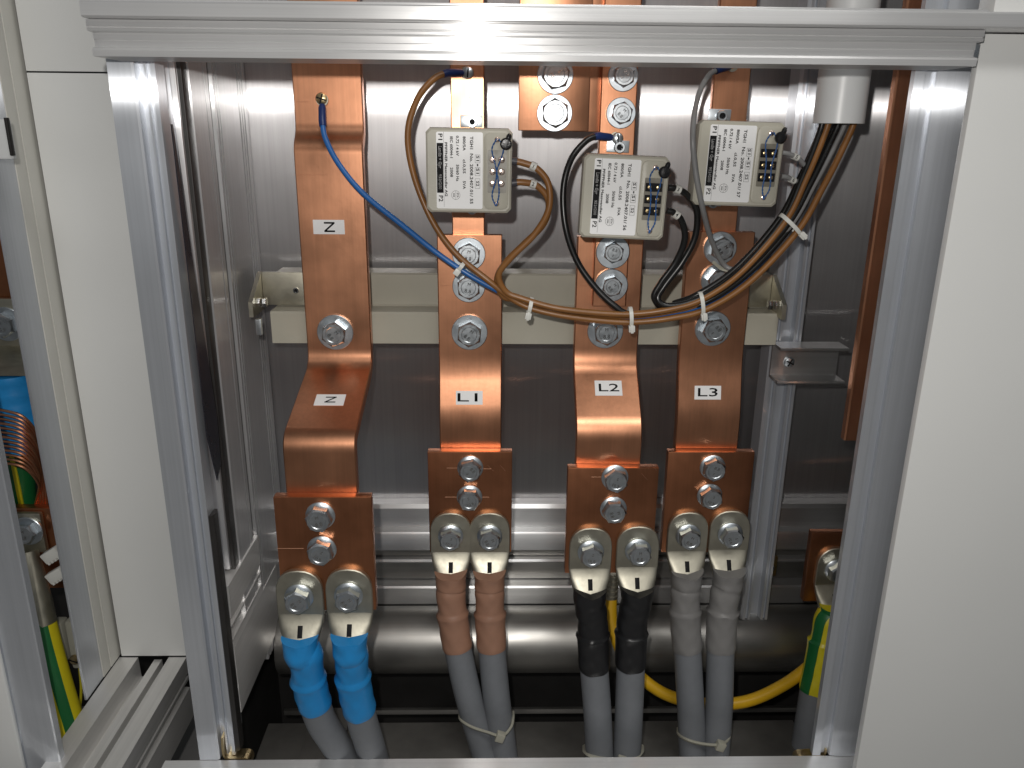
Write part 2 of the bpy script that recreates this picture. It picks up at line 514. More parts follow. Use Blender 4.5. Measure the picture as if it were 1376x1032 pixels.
t = thing('side_post', 'slotted aluminium post in the left side wall, nearest the front post', 'post', (-0.25, 0.09, 0.2))
g = G(); g.prism(post_profile(-0.258, -0.236, 0.0675, 0.1085, [(0.0985, 0.1010)], 0.003), 'Z', 0.15, 0.92)
g.build('profile', 'alu_mill', t)
g = G(); g.box(-0.2560, -0.2372, 0.0545, 0.0668, 0.20, 0.92, 0.0008); g.build('gap_shade_fill', 'rubber', t)  # dark block added in the gap to stand in for its shade
g = G(); g.box(-0.2560, -0.2385, 0.1092, 0.1192, 0.20, 0.92, 0.0008); g.build('gap_shade_fill', 'rubber', t)  # second dark block, shade of the rear gap put into its colour
t = thing('rear_side_post', 'ribbed aluminium rear post at the left edge of the back panel', 'post', (-0.25, 0.17, 0.09))
g = G(); g.prism(post_profile(-0.2575, -0.236, 0.120, 0.213, [(0.124, 0.1275), (0.1305, 0.1325), (0.186, 0.190), (0.194, 0.1965), (0.2005, 0.204)], 0.004), 'Z', 0.0865, 0.92)
g.build('profile', 'alu_mill', t)
t = thing('side_post_strip', 'narrow aluminium strip in the dark slot behind the left front post', 'post', (-0.25, 0.05, 0.2))
g = G(); g.box(-0.2575, -0.240, 0.0495, 0.0540, 0.235, 0.92, 0.0005); g.build('profile', 'alu_mill', t)

# dark film hanging inside the left wall
g = G()
pts = [(0.012, 0.62), (0.015, 0.62), (0.024, 0.52), (0.039, 0.385), (0.036, 0.345), (0.024, 0.335), (0.012, 0.38)]
g.rings([[(-0.2335, y, z) for y, z in pts], [(-0.2328, y, z) for y, z in pts]])
top(g, 'plastic_film', 'film', 'thin dark plastic film hanging against the left side wall', 'film', origin=(-0.233, 0.035, 0.34))

# ---- depthwise strut at the foot of the left wall
t = thing('side_strut', 'slotted aluminium strut running front to back low on the left wall', 'strut', (-0.245, 0.07, 0.1))
g = G()
z = [0.232, 0.2010, 0.1985, 0.1925, 0.1905, 0.1790, 0.1770, 0.1690]
g.prism([(-0.2565, z[7]), (-0.2565, z[0]), (-0.2345, z[0]), (-0.2345, z[1]), (-0.2375, z[2]), (-0.2375, z[3]), (-0.2350, z[3] - 0.0005), (-0.2350, z[4]),
         (-0.2440, z[4] - 0.001), (-0.2440, z[5]), (-0.2350, z[5] - 0.001), (-0.2350, z[6]), (-0.2365, z[6] - 0.0005), (-0.2345, z[7])], 'Y', 0.026, 0.1195)
g.build('slotted_profile', 'alu_y', t)
g = G(); g.box(-0.2400, -0.2352, 0.026, 0.172, 0.0975, 0.1685, 0.0006); g.build('skirt_sheet', 'alu_y', t)

# ---- bottom rail in front
g = G()
g.prism([(-0.034, 0.02), (-0.034, 0.0660), (-0.033, 0.067), (-0.0215, 0.067), (-0.0205, 0.0655), (-0.0195, 0.067), (0.0, 0.067), (0.001, 0.066), (0.001, 0.02)], 'X', -0.2995, 0.3415)
top(g, 'bottom_rail', 'alu_x', 'pale aluminium rail across the bottom front of the compartment', 'rail', origin=(0, 0, 0.02))

# ---- right front post
t = thing('frame_post', 'wide aluminium front post at the right beside the plain white cover panel', 'post', (0.32, 0.02, 0.06))
g = G()
g.prism([(0.2955, 0.0), (0.3030, 0.0), (0.3036, 0.0012), (0.3036, 0.0035), (0.3110, 0.0040), (0.3110, 0.0012), (0.3118, 0.0), (0.3220, -0.0012), (0.3320, -0.0012),
         (0.3385, 0.0002), (0.3400, 0.002), (0.3400, 0.045), (0.3345, 0.045), (0.3345, 0.0075), (0.2958, 0.0065)], 'Z', 0.0675, 0.92)
g.build('profile', 'alu_z', t)

# ---- stepped top rail
t = thing('top_rail', 'stepped bright aluminium rail across the top front of the compartment', 'rail', (0.02, -0.04, 0.66))
def zt(py, Y): return az(py, Y, 700)
g = G()
b1t, b1b = zt(10, -0.056), zt(30, -0.056)
g.prism([(-0.030, b1t), (-0.055, b1t + 0.001), (-0.056, b1t), (-0.0562, (b1t + b1b) / 2), (-0.056, b1b + 0.001), (-0.055, b1b), (-0.030, b1b)], 'X', ax(110, 30, -0.056), 0.55)
g.build('flange', 'alu_x', t)
g = G()
s2b = zt(48, -0.048); s3b = zt(70, -0.041); s4b = zt(82, -0.045)
g.prism([(-0.012, b1b - 0.0003), (-0.0485, b1b - 0.0003), (-0.0490, b1b - 0.004), (-0.0475, b1b - 0.005), (-0.0475, s2b + 0.0025), (-0.0488, s2b + 0.0015), (-0.0485, s2b),
         (-0.0410, s2b - 0.0006), (-0.0410, s2b - 0.0045), (-0.0402, s2b - 0.005), (-0.0402, s3b + 0.0004), (-0.0445, s3b - 0.0006), (-0.0455, s3b - 0.002), (-0.0450, s4b), (-0.004, s4b)], 'X', -0.2555, 0.3125)
g.build('stepped_web', 'alu_x', t)
g = G(); g.box(ax(118, 8, -0.05), 0.312, -0.050, -0.034, b1t + 0.0012, b1t + 0.0030, 0.0005); g.build('top_lip', 'alu_x', t)
g = G(); g.box(0.3125, 0.3160, -0.0395, -0.020, s3b, s2b - 0.001, 0.0003); g.build('end_cap', 'zinc', t)

# ---- white panels
t = thing('cover_panel', 'tall plain white painted cover panel filling the right edge', 'panel', (0.45, -0.025, 0.0))
g = G(); g.box(0.3190, 0.62, -0.035, -0.028, -0.10, 0.6815, 0.0012); g.build('sheet', 'white', t)
t = thing('cover_panel', 'white panel above the top rail in the upper right corner', 'panel', (0.45, -0.025, 0.70))
g = G(); g.box(0.3235, 0.62, -0.035, -0.016, b1t + 0.0035, 1.0, 0.0012); g.build('sheet', 'white', t)
sz = az(97, 0.128, 80)
g = G(); g.box(-0.392, -0.268, 0.127, 0.131, 0.086, sz - 0.0006, 0.0006)
top(g, 'partition_panel', 'white', 'tall white partition panel left of the open compartment, below its seam', 'panel', origin=(-0.33, 0.129, 0.086))
g = G(); g.box(-0.392, -0.262, 0.127, 0.131, sz + 0.0006, 1.1, 0.0006)
top(g, 'partition_panel', 'white', 'white partition panel above the fine seam at the upper left', 'panel', origin=(-0.33, 0.129, sz))
t = thing('partition_flange', 'folded side flange left of the white partition, bluish and cream strips', 'flange', (-0.395, 0.09, 0.086))
g = G(); g.box(-0.3975, -0.3950, 0.0585, 0.0925, 0.086, 1.1, 0.0005); g.build('aluminium_strip', 'alu_z', t)
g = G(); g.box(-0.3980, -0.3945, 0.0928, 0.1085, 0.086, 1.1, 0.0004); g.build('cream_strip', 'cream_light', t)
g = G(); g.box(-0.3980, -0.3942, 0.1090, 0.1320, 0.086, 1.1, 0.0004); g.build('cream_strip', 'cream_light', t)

# ---- slotted strut on the floor coming forward, left of the compartment
t = thing('floor_strut', 'wide slotted aluminium strut on the floor at the lower left', 'strut', (-0.36, -0.1, 0.04))
zt0 = 0.0850
g = G()
sec = [(-0.394, 0.012), (-0.394, zt0), (-0.3745, zt0), (-0.3740, zt0 - 0.024), (-0.3640, zt0 - 0.024), (-0.3635, zt0 - 0.0200), (-0.3620, zt0 - 0.0200), (-0.3615, zt0 - 0.024), (-0.3585, zt0 - 0.024), (-0.3580, zt0 - 0.003),
       (-0.3500, zt0 - 0.003), (-0.3495, zt0 - 0.026), (-0.3430, zt0 - 0.026), (-0.3425, zt0), (-0.3240, zt0), (-0.3240, zt0 - 0.019), (-0.3275, zt0 - 0.020), (-0.3275, zt0 - 0.023),
       (-0.3245, zt0 - 0.0235), (-0.3245, zt0 - 0.027), (-0.3340, zt0 - 0.028), (-0.3340, zt0 - 0.037), (-0.3245, zt0 - 0.038), (-0.3245, zt0 - 0.042), (-0.3240, zt0 - 0.046), (-0.3240, 0.012)]
g.prism(sec, 'Y', -0.30, 0.1265)
g.build('slotted_profile', 'alu_y', t)

# ---- near post of the neighbouring cabinet at the lower left
xr = ax(90, 1030, -0.012)
t = thing('neighbour_post', 'grey aluminium post cutting across the lower left corner', 'post', (xr - 0.03, -0.01, 0.0))
g = G(); g.prism([(xr - 0.075, -0.020), (xr - 0.031, -0.020), (xr - 0.0305, -0.018), (xr - 0.029, -0.018), (xr - 0.0285, -0.020), (xr - 0.001, -0.020), (xr, -0.019), (xr, -0.012), (xr - 0.075, -0.012)], 'Z', -0.1, 0.62)
g.build('profile', 'alu_z', t)
g = G(); g.box(xr - 0.075, xr - 0.030, -0.0245, -0.0203, -0.1, 0.62, 0.0008); g.build('white_edge', 'white', t)

# ---- cream support channel behind the bars and its end brackets
t = thing('support_channel', 'cream painted stepped channel behind the copper bars', 'channel', (0.03, 0.16, 0.425))
g = G()
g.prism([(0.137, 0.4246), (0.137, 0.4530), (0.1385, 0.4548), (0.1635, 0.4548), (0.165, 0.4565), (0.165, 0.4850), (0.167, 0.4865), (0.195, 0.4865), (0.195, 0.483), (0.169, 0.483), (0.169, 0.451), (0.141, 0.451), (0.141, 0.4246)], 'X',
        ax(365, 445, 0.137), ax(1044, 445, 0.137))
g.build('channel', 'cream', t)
for side, sx in (('l', -1), ('r', 1)):
    br = G()
    x0 = ax(352, 420, 0.165) if sx < 0 else ax(1036, 420, 0.165)
    xi = x0 + 0.055 * (-sx)
    # plate on the channel
    a0, a1 = sorted((x0 + 0.004 * (-sx), xi))
    br.box(a0, a1, 0.1600, 0.1647, 0.4560, 0.4875, 0.0006)
    # cheek that turns forward onto the post, with its slanted upper edge
    c0, c1 = sorted((x0, x0 + 0.0038 * (-sx)))
    pr = [(0.125, 0.452), (0.125, 0.466), (0.160, 0.4875), (0.1648, 0.4875), (0.1648, 0.452)]
    br.rings([[(c0, y, zz) for y, zz in pr], [(c1, y, zz) for y, zz in pr]])
    b = br.build('bracket', 'tin', t)
    sg = G()
    bx_ = x0 + 0.0038 * (-sx)
    for k, hx in ((0, 0.004), (1, 0.0095)):
        sg.lathe([(0.0042, 0), (0.0045, 0.001), (0.0045, 0.004), (0.004, 0.0045), (0.0001, 0.0046)], (bx_ + (hx - 0.004) * (-sx), 0.137, 0.4635), 6, 'X', Matrix.Scale(-sx, 3, Vector((1, 0, 0))))
    sg.build('clamp_bolt', 'chrome', b)
    if sx < 0: round_screw(b, (ax(398, 391, 0.16), 0.1598, 0.4705), 0.0028, 0.0016, 'chrome', 'socket', 'rivet')
g = G(); xx = ax(346, 425, 0.12); g.box(xx - 0.002, xx + 0.003, 0.118, 0.1235, 0.437, 0.4515, 0.0005); g.build('cage_nut', 'zinc', t)

# ---- stepped rail and round pipe low on the back
t = thing('rear_rail', 'stepped aluminium rail low across the back behind the cable lugs', 'rail', (0.03, 0.2, 0.1))
g = G()
g.prism([(0.2155, 0.226), (0.2030, 0.225), (0.2000, 0.221), (0.1990, 0.1990), (0.1900, 0.1975), (0.1885, 0.1950), (0.1885, 0.1760), (0.2090, 0.1735), (0.2090, 0.1590), (0.2010, 0.1575), (0.1990, 0.1555), (0.2010, 0.1530),
         (0.2090, 0.1515), (0.2090, 0.1290), (0.1950, 0.1270), (0.1935, 0.1250), (0.1935, 0.1050), (0.1950, 0.1030), (0.2155, 0.1030)], 'X', -0.2355, 0.465)
g.build('stepped_profile', 'alu_x_dim', t)
for z0_, z1_ in ((0.1595, 0.1725), (0.1300, 0.1508)):
    g = G(); g.box(-0.2353, 0.464, 0.2060, 0.2095, z0_, z1_, 0.0006); g.build('slot_shade', 'steel_x', t)  # added dark strips stand in for the dark reflection in the slots
g = G()
g.tube([(-0.2352, 0.172, 0.0735), (0.0, 0.172, 0.0735), (0.465, 0.172, 0.0735)], 0.0362, 40)
top(g, 'round_pipe', 'steel_x', 'thick dull steel pipe lying across the back below the stepped rail', 'pipe', origin=(0, 0.172, 0.0735))
g = G(); g.box(-0.235, 0.465, 0.130, 0.2150, -0.119, -0.100, 0.001)  # near-black colour carries the shade of the gap
top(g, 'base_beam', 'dark', 'base beam below the round pipe, near black for the shade of the gap', 'beam', origin=(0, 0.16, -0.119))
g = G(); g.box(-0.235, 0.465, 0.150, 0.1545, -0.010, -0.004, 0.0005)
top(g, 'gap_edge_strip', 'steel_x', 'thin dark metal strip in the black gap behind the floor plate', 'strip', origin=(0, 0.15, -0.01))

# flat grey bar on the floor plate, left
t = thing('flat_bar', 'flat grey bar lying on the floor plate at the lower left', 'bar', (-0.17, 0.09, 0.001))
g = G(); g.box(-0.1975, -0.1560, 0.050, 0.138, 0.0008, 0.010, 0.0008); g.build('bar', 'plate', t)

# ---- slotted upright at the right of the back panel
t = thing('slotted_upright', 'narrow slotted aluminium upright hanging right of the L3 bar', 'upright', (0.285, 0.16, 0.105))
g = G()
xa, xb = 0.2700, 0.3000
g.prism([(xa, 0.182), (xa, 0.158), (xa + 0.003, 0.156), (xa + 0.005, 0.156), (xa + 0.0055, 0.159), (xa + 0.0075, 0.159), (xa + 0.008, 0.156), (xa + 0.010, 0.156), (xa + 0.0105, 0.166), (xb - 0.0085, 0.166), (xb - 0.008, 0.156),
         (xb - 0.0055, 0.156), (xb - 0.005, 0.159), (xb - 0.0035, 0.159), (xb - 0.003, 0.156), (xb - 0.0005, 0.156), (xb, 0.158), (xb, 0.182)], 'Z', 0.108, 0.92)
g.build('profile', 'alu_z', t)
g = G(); g.box(0.2985, 0.3130, 0.180, 0.1845, 0.148, 0.172, 0.0006); b = g.build('foot_bracket', 'brass', t)
round_screw(b, (0.3060, 0.1800, 0.1585), 0.0042, 0.003, 'zinc', 'cross')
# bracket holding the earth bar
t = thing('channel_bracket', 'short aluminium U channel bracket reaching right to the copper earth bar', 'bracket', (0.29, 0.14, 0.39))
g = G()
zb0, zb1 = az(515, 0.13, 1050), az(469, 0.13, 1050)
g.prism([(0.130, zb1), (0.1305, zb1 + 0.0008), (0.155, zb1 + 0.0008), (0.155, zb0 - 0.0008), (0.1305, zb0 - 0.0008), (0.130, zb0), (0.1305, zb0 + 0.0020), (0.1520, zb0 + 0.0020), (0.1520, zb1 - 0.0020), (0.1305, zb1 - 0.0020)], 'X', ax(1047, 490, 0.13), 0.3365)
g.build('channel', 'alu_x_dim', t)
round_screw(t, (ax(1061, 487, 0.15), 0.1519, az(487, 0.15, 1061)), 0.0052, 0.0035, 'zinc', 'cross')
# earth bar on edge
g = G()
strip(g, [(0.064, 0.95), (0.064, 0.6), (0.064, az(592, 0.064, 1150))], 0.3130, 0.3255, 0.009, 0.0012)
t = tag(link('earth_bar', g.mesh('earth_bar', Vector((0.32, 0.08, 0.37))), 'copper'), 'copper earth bar standing on edge against the right front post', 'busbar')
t.location = (0.32, 0.08, 0.37)

# brass spring clips on the bottom rail
for px0, px1, flip, lab in ((300, 339, 1, 'small brass clip at the lower left end of the bottom rail'), (1069, 1108, -1, 'small brass clip at the lower right end of the bottom rail')):
    g = G()
    if flip > 0:
        pp = [(301, 985), (303, 1008), (311, 1014), (330, 1013), (337, 1016), (338, 1023)]
    else:
        pp = [(1107, 1001), (1104, 1010), (1097, 1013), (1078, 1014), (1070, 1017), (1069, 1026)]
    c = crom([at(x, y, 0.008) for x, y in pp], 5)
    rg = []
    for i, p in enumerate(c):
        tt = (c[min(i + 1, len(c) - 1)] - c[max(i - 1, 0)]).normalized()
        nn = Vector((-tt.z, 0, tt.x)) * 0.0009
        rg.append([p + nn + Vector((0, -0.006, 0)), p + nn + Vector((0, 0.006, 0)), p - nn + Vector((0, 0.006, 0)), p - nn + Vector((0, -0.006, 0))])
    g.rings(rg)
    top(g, 'spring_clip', 'brass', lab, 'clip', 'brass clips on the bottom rail', origin=at((px0 + px1) / 2, 1020, 0.008))
#SPLIT2
# ================================================================== copper bars
def xf(g, mtx):
    for v in g.bm.verts: v.co = mtx @ v.co
    return g

def scribe(parent, pts, r=0.00012):
    """a thin bright scribed line on copper"""
    g = G(); g.tube(pts, r, 4); return g.build('scribe_mark', 'scribe', parent)
M['scribe'] = mat('scribed_copper', (0.82, 0.48, 0.32), 1, 0.45)

ZTOP = 0.95
YB = 0.12
# --- neutral bar
xN0, xN1 = -0.1728, -0.1138
t = thing('neutral_busbar', 'widest-stepped copper bar at the far left, marked N twice', 'busbar', ((xN0 + xN1) / 2, 0.05, 0.32), 'copper phase and neutral bars')
nb = [(0.133, ZTOP), (0.133, az(176, 0.13, 435)), (YB, az(194, YB, 435)), (YB, az(488, YB, 450)), (0.012, az(588, 0.012, 440)), (0.012, 0.292)]
g = G(); strip(g, fillet(nb, 0.014, 7), xN0, xN1, 0.010); g.build('bar', 'copper', t)
bolt(t, (ax(451, 446, YB), YB, az(446, YB, 451)), 0.0205, 'huge')
p = at(442, 305, YB)
sticker(t, p, XR, ZU, 0.0275, 0.0125, 'N', 0.0135, True, fit=0.0085)
# sloping label on the step
def slope_label(t, a, b, f, xc, wid, hgt, s, turned, size, fit):
    A, B = Vector((0, a[0], a[1])), Vector((0, b[0], b[1]))
    up = (A - B).normalized()
    o = B.lerp(A, f) + Vector((xc, 0, 0))
    return sticker(t, o, XR, up, wid, hgt, s, size, turned, fit)
slope_label(t, nb[3], nb[4], 0.47, ax(443, 545, 0.06), 0.0255, 0.0165, 'N', True, 0.0135, 0.0085)
round_screw(t, (ax(433, 133, 0.128), 0.1265, az(133, 0.128, 433)), 0.0052, 0.0035, 'brass', 'cross', 'terminal_screw')
for yy, xa_, xb_ in ((137, 392, 415), (235, 395, 440)):
    scribe(t, [at(xa_, yy, YB + (0.013 if yy < 180 else 0)), at(xb_, yy, YB + (0.013 if yy < 180 else 0))])

def phase_bar(name, label, x0, x1, ztop, y1, pya, pyb, xc, mark, lab_px, lab_f):
    t = thing(name, label, 'busbar', ((x0 + x1) / 2, YB, 0.32), 'copper phase and neutral bars')
    path = [(YB, ztop), (YB, az(pya, YB, xc)), (y1, az(pyb, y1, xc)), (y1, 0.292)]
    g = G(); strip(g, fillet(path, 0.013, 7), x0, x1, 0.010); g.build('bar', 'copper', t)
    slope_label(t, path[1], path[2], lab_f, ax(lab_px[0], lab_px[1], YB - 0.02), 0.0250, 0.0130 if y1 > 0.09 else 0.0155, mark, False, 0.0112, 0.0185)
    return t, path

L1, p1 = phase_bar('phase_busbar', 'wide copper bar marked L1, second bar from the left', -0.0517, 0.0065, az(316, YB, 630), 0.1092, 493, 562, 632, 'L1', (630, 537), 0.40)
L2, p2 = phase_bar('phase_busbar', 'wide copper bar marked L2, stepping forward behind the black sleeved cables', 0.0736, 0.1328, az(318, YB, 815), 0.072, 487, 576, 815, 'L2', (818, 516), 0.60)
L3, p3 = phase_bar('phase_busbar', 'wide copper bar marked L3, rightmost of the four', 0.1722, 0.2325, az(312, YB, 960), 0.1092, 489, 559, 957, 'L3', (957, 524), 0.45)
for t, px, py in ((L1, 630, 341), (L1, 630, 384), (L3, 967, 333), (L3, 963, 376)):
    bolt(t, (ax(px, py, YB), YB, az(py, YB, px)), 0.019, 'big')
for t, px, py in ((L1, 631, 446), (L2, 813, 444), (L3, 957, 441)):
    bolt(t, (ax(px, py, YB), YB, az(py, YB, px)), 0.0205, 'huge')
for t, a, b in ((L1, (592, 384), (606, 384)), (L1, (650, 384), (668, 384)), (L1, (592, 516), (622, 516)), (L2, (780, 384), (792, 384))):
    scribe(t, [at(a[0], a[1], YB), at(b[0], b[1], YB)])

# --- narrow riser bars carrying the current transformers
def riser(label, x0, x1, yf, zb, t_=0.008):
    t = thing('riser_bar', label, 'busbar', ((x0 + x1) / 2, yf, zb), 'narrow copper risers through the transformers')
    g = G(); strip(g, [(yf, ZTOP), (yf, 0.7), (yf, zb)], x0, x1, t_); g.build('bar', 'copper', t)
    return t
Y1 = YB + 0.0115
R1 = riser('narrow copper riser bar behind the left transformer, above the L1 bar', ax(605, 110, Y1), ax(651, 110, Y1), Y1, az(400, Y1, 630))
Y2 = YB - 0.0092
R2 = riser('narrow copper riser bar behind the middle transformer, bolted over the L2 bar', ax(808, 110, Y2), ax(857, 110, Y2), Y2, az(411, Y2, 820))
R3 = riser('narrow copper riser bar behind the right transformer, above the L3 bar', ax(959, 110, Y1), ax(1008, 110, Y1), Y1, az(395, Y1, 965))
for px, py in ((837, 102), (834, 152), (823, 338), (821, 383)):
    bolt(R2, (ax(px, py, Y2), Y2, az(py, Y2, px)), 0.016, 'flat' if py < 200 else 'big')
round_screw(R2, (ax(829, 186, Y2), Y2 - 0.002, az(186, Y2, 829)), 0.0050, 0.0042, 'zinc', 'slot', 'terminal_screw')
round_screw(R1, (ax(629, 98, Y1), Y1 - 0.002, az(98, Y1, 629)), 0.0050, 0.0042, 'zinc', 'slot', 'terminal_screw')
for tt, px, YY in ((R1, 628, Y1), (R3, 984, Y1)):
    for py in (108, 134):
        c = [at(px + 5 * math.cos(a), py + 4 * math.sin(a), YY) for a in [R(-70 + 20 * k) for k in range(8)]]
        scribe(tt, c)

# --- copper link plate above, left of the middle riser
t = thing('link_plate', 'square copper link plate with two bolts under the top rail', 'plate', (ax(746, 150, 0.108), 0.11, az(177, 0.108, 746)))
g = G(); g.box(ax(697, 130, 0.106), ax(792, 130, 0.106), 0.106, 0.116, az(176, 0.106, 746), ZTOP, 0.0008); g.build('plate', 'copper', t)
for px, py in ((746, 101), (745, 152)):
    bolt(t, (ax(px, py, 0.106), 0.106, az(py, 0.106, px)), 0.0205, 'big')
g = G(); g.box(ax(770, 130, 0.12), ax(806, 130, 0.122), 0.1175, 0.1275, az(177, 0.12, 790), ZTOP, 0.0006)
top(g, 'link_bar', 'copper', 'dark copper bar edge between the link plate and the middle riser', 'busbar', origin=(ax(798, 130, 0.122), 0.12, az(177, 0.12, 798)))

# ================================================================== connection plates, lugs and power cables
def conn_plate(label, x0, x1, yf, zb, ztop=0.3300):
    t = thing('connection_plate', label, 'plate', ((x0 + x1) / 2, yf, zb), 'thick copper connection plates')
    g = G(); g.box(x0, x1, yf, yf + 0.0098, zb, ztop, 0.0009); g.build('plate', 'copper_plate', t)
    return t
PL = {}
PL['N'] = (conn_plate('thick copper plate at the foot of the N bar with blue cables', -0.1812, -0.1012, 0.0020, az(820, 0.002, 430)), 0.0020)
PL['L1'] = (conn_plate('thick copper plate at the foot of the L1 bar with brown cables', -0.0628, 0.0168, 0.0990, az(742, 0.099, 630)), 0.0990)
PL['L2'] = (conn_plate('thick copper plate at the foot of the L2 bar with black cables', 0.0660, 0.1480, 0.0620, az(770, 0.062, 825)), 0.0620)
PL['L3'] = (conn_plate('thick copper plate at the foot of the L3 bar with grey cables', 0.1640, 0.2462, 0.0990, az(742, 0.099, 955)), 0.0990)
for k, px, py in (('N', 431, 692), ('N', 433, 737), ('L1', 632, 628), ('L1', 631, 667), ('L2', 826, 641), ('L2', 824, 683), ('L3', 957, 627), ('L3', 953, 665)):
    t, yf = PL[k]
    bolt(t, (ax(px, py, yf), yf, az(py, yf, px)), 0.019, 'mid')
for k, pts in (('L1', [((600, 629), (616, 629)), ((648, 630), (660, 630)), ((598, 668), (616, 668)), ((647, 668), (657, 668)), ((655, 625), (663, 633)), ((672, 625), (679, 633))]),
               ('L2', [((866, 620), (872, 630)), ((874, 622), (882, 632)), ((862, 636), (870, 645)), ((795, 641), (808, 641))]), ('N', [((372, 737), (408, 737))])):
    t, yf = PL[k]
    for a, b in pts: scribe(t, [at(a[0], a[1], yf), at(b[0], b[1], yf)], 0.00013)

LUG_PALM = LUG_NECK = LUG_HOLE = None
def lug_meshes():
    global LUG_PALM, LUG_NECK, LUG_HOLE
    # one continuous lug: flat palm with a round top, flaring forward into the barrel
    g = G()
    hw, th = 0.0196, 0.0048
    out = [(-hw, -0.0180)]
    for k in range(13):
        a = PI - PI * k / 12
        out.append((hw * math.copysign(abs(math.cos(a)) ** 0.85, math.cos(a)), 0.0035 + 0.0205 * math.sin(a) ** 0.9))
    out.append((hw, -0.0180))
    c = 0.0007
    rg = []
    for y, s in ((0, 1), (-th + c, 1), (-th, 0.965)):
        rg.append([(x * s, y, 0.002 + (zz - 0.002) * s if zz > -0.0179 else zz) for x, zz in out])
    g.rings(rg)
    LUG_PALM = g.mesh('palm', ang=30)
    g = G()
    seg = 28
    def sect(z, a, b, yc, e, tilt=0.0):
        ring = []
        for k in range(seg):
            q = 2 * PI * k / seg
            cx, sy = math.cos(q), math.sin(q)
            x = a * math.copysign(abs(cx) ** e, cx)
            y = b * math.copysign(abs(sy) ** e, sy)
            ring.append((x, yc + y, z + tilt * y))
        return ring
    g.rings([sect(-0.0175, 0.0195, 0.0024, -0.0024, 0.25), sect(-0.0195, 0.0194, 0.0027, -0.0027, 0.3), sect(-0.026, 0.0186, 0.0042, -0.0046, 0.4), sect(-0.034, 0.0166, 0.0068, -0.0074, 0.55),
             sect(-0.041, 0.0146, 0.0090, -0.0098, 0.75), sect(-0.048, 0.0132, 0.0105, -0.0112, 0.95), sect(-0.053, 0.0126, 0.0110, -0.0116, 1.0)])
    LUG_NECK = g.mesh('neck', ang=40)
    g = G()
    mt = Matrix.Translation((0, -0.0118, -0.0305)) @ Matrix.Rotation(R(-32), 4, 'X')
    g.box(-0.0021, 0.0021, -0.0006, 0.0006, -0.0052, 0.0052, 0.0003, mt)
    LUG_HOLE = g.mesh('inspection_hole')
    LUG_PALM.materials.append(M['tin']); LUG_NECK.materials.append(M['tin']); LUG_HOLE.materials.append(M['ink'])
lug_meshes()

def cable(label, colour, colname, lugpx, yf, path, zs_mid_py, zs_end_py, ends, group, stripes=False, r=0.0136, lug=True):
    """path: list of (px, py) centre line below the lug; ends: depth at top and bottom"""
    base = Vector((ax(lugpx[0], lugpx[1], yf), yf, az(lugpx[1], yf, lugpx[0])))
    t = thing('power_cable', label, 'cable', (base.x, yf, -0.02), group)
    # lug
    l = link('cable_lug', LUG_PALM, None, t, base)
    for nm, me in (('lug_neck', LUG_NECK), ('inspection_hole', LUG_HOLE)):
        o = bpy.data.objects.new(nm, me); C.objects.link(o); o.parent = l
    bolt(t, base + Vector((0, -0.0048, 0)), 0.019, 'mid')
    # centre line
    n = len(path)
    pts = [base + Vector((0, -0.0128, -0.034)), base + Vector((0, -0.0130, -0.050))]
    for i, (px, py) in enumerate(path):
        f = ((i + 1) / n) ** 1.7
        pts.append(at(px, py, (yf - 0.013) * (1 - f) + ends * f))
    pts.append(pts[-1] + (pts[-1] - pts[-2]).normalized() * 0.09)
    c = crom(pts, 14)
    zm = az(zs_mid_py, yf - 0.013, lugpx[0]); ze = az(zs_end_py, (yf + ends) / 2 - 0.006, lugpx[0])
    i_end = min(range(len(c)), key=lambda i: abs(c[i].z - ze))
    i_mid = min(range(len(c)), key=lambda i: abs(c[i].z - zm))
    g = G(); g.tube(c[max(0, i_end - 3):], r, 24); g.build('sheath', 'sheath', t)
    # shrink sleeve: crinkled over the crimps, a lip, then smooth over the sheath
    cs, rs = [], []
    ph = random.uniform(0, 6)
    for i in range(2, i_end + 1):
        cs.append(c[i])
        if i < i_mid:
            f = (i - 2) / max(1, i_mid - 2)
            rs.append(0.0147 - 0.0006 * f + 0.00030 * math.sin(ph + f * 17) )
        else:
            f = (i - i_mid) / max(1, i_end - i_mid)
            rs.append(r + 0.0012 + 0.0013 * math.exp(-f * 9) - (0.0006 if i == i_end else 0))
    g = G()
    g.tube(cs, rs, 32)
    rnd = random.Random(int(abs(base.x) * 1e5))
    # soft dents so that the sleeve is not a perfect lathe form; the upper edge is scooped at the front
    zt_ = cs[0].z
    for v in g.bm.verts:
        k = math.sin(v.co.x * 420 + ph) * math.sin(v.co.z * 330 + ph * 2) * 0.00045
        v.co.y += k; v.co.x += k * 0.6
        d = max(0.0, 1 - (zt_ - v.co.z) / 0.010)
        if d > 0:
            fx = (v.co.x - cs[0].x) / 0.015
            v.co.z += d * (0.0030 * abs(fx) ** 1.8 + 0.0012 * math.sin(fx * 5 + ph))
            v.co.x += d * 0.0010 * fx
    sl = g.build('shrink_sleeve', colour, t, ang=60)
    if stripes:
        for a0, a1 in ((34, 78), (-38, -8)):
            g = G()
            T = [(cs[min(i + 1, len(cs) - 1)] - cs[max(i - 1, 0)]).normalized() for i in range(len(cs))]
            rg = []
            for i in range(len(cs)):
                u = Vector((0, -1, 0)); u = (u - T[i] * T[i].dot(u)).normalized()
                vv = T[i].cross(u)
                tw = 10 * i / len(cs)
                ring = []
                for rr_, order in ((rs[i] + 0.0007, range(7)), (rs[i] - 0.001, range(6, -1, -1))):
                    for k in order:
                        a = R(a0 + (a1 - a0) * k / 6 + tw)
                        ring.append(cs[i] + (u * math.cos(a) + vv * math.sin(a)) * rr_)
                rg.append(ring)
            g.rings(rg); g.build('green_stripe', 'green', sl, ang=60)
    return t, c

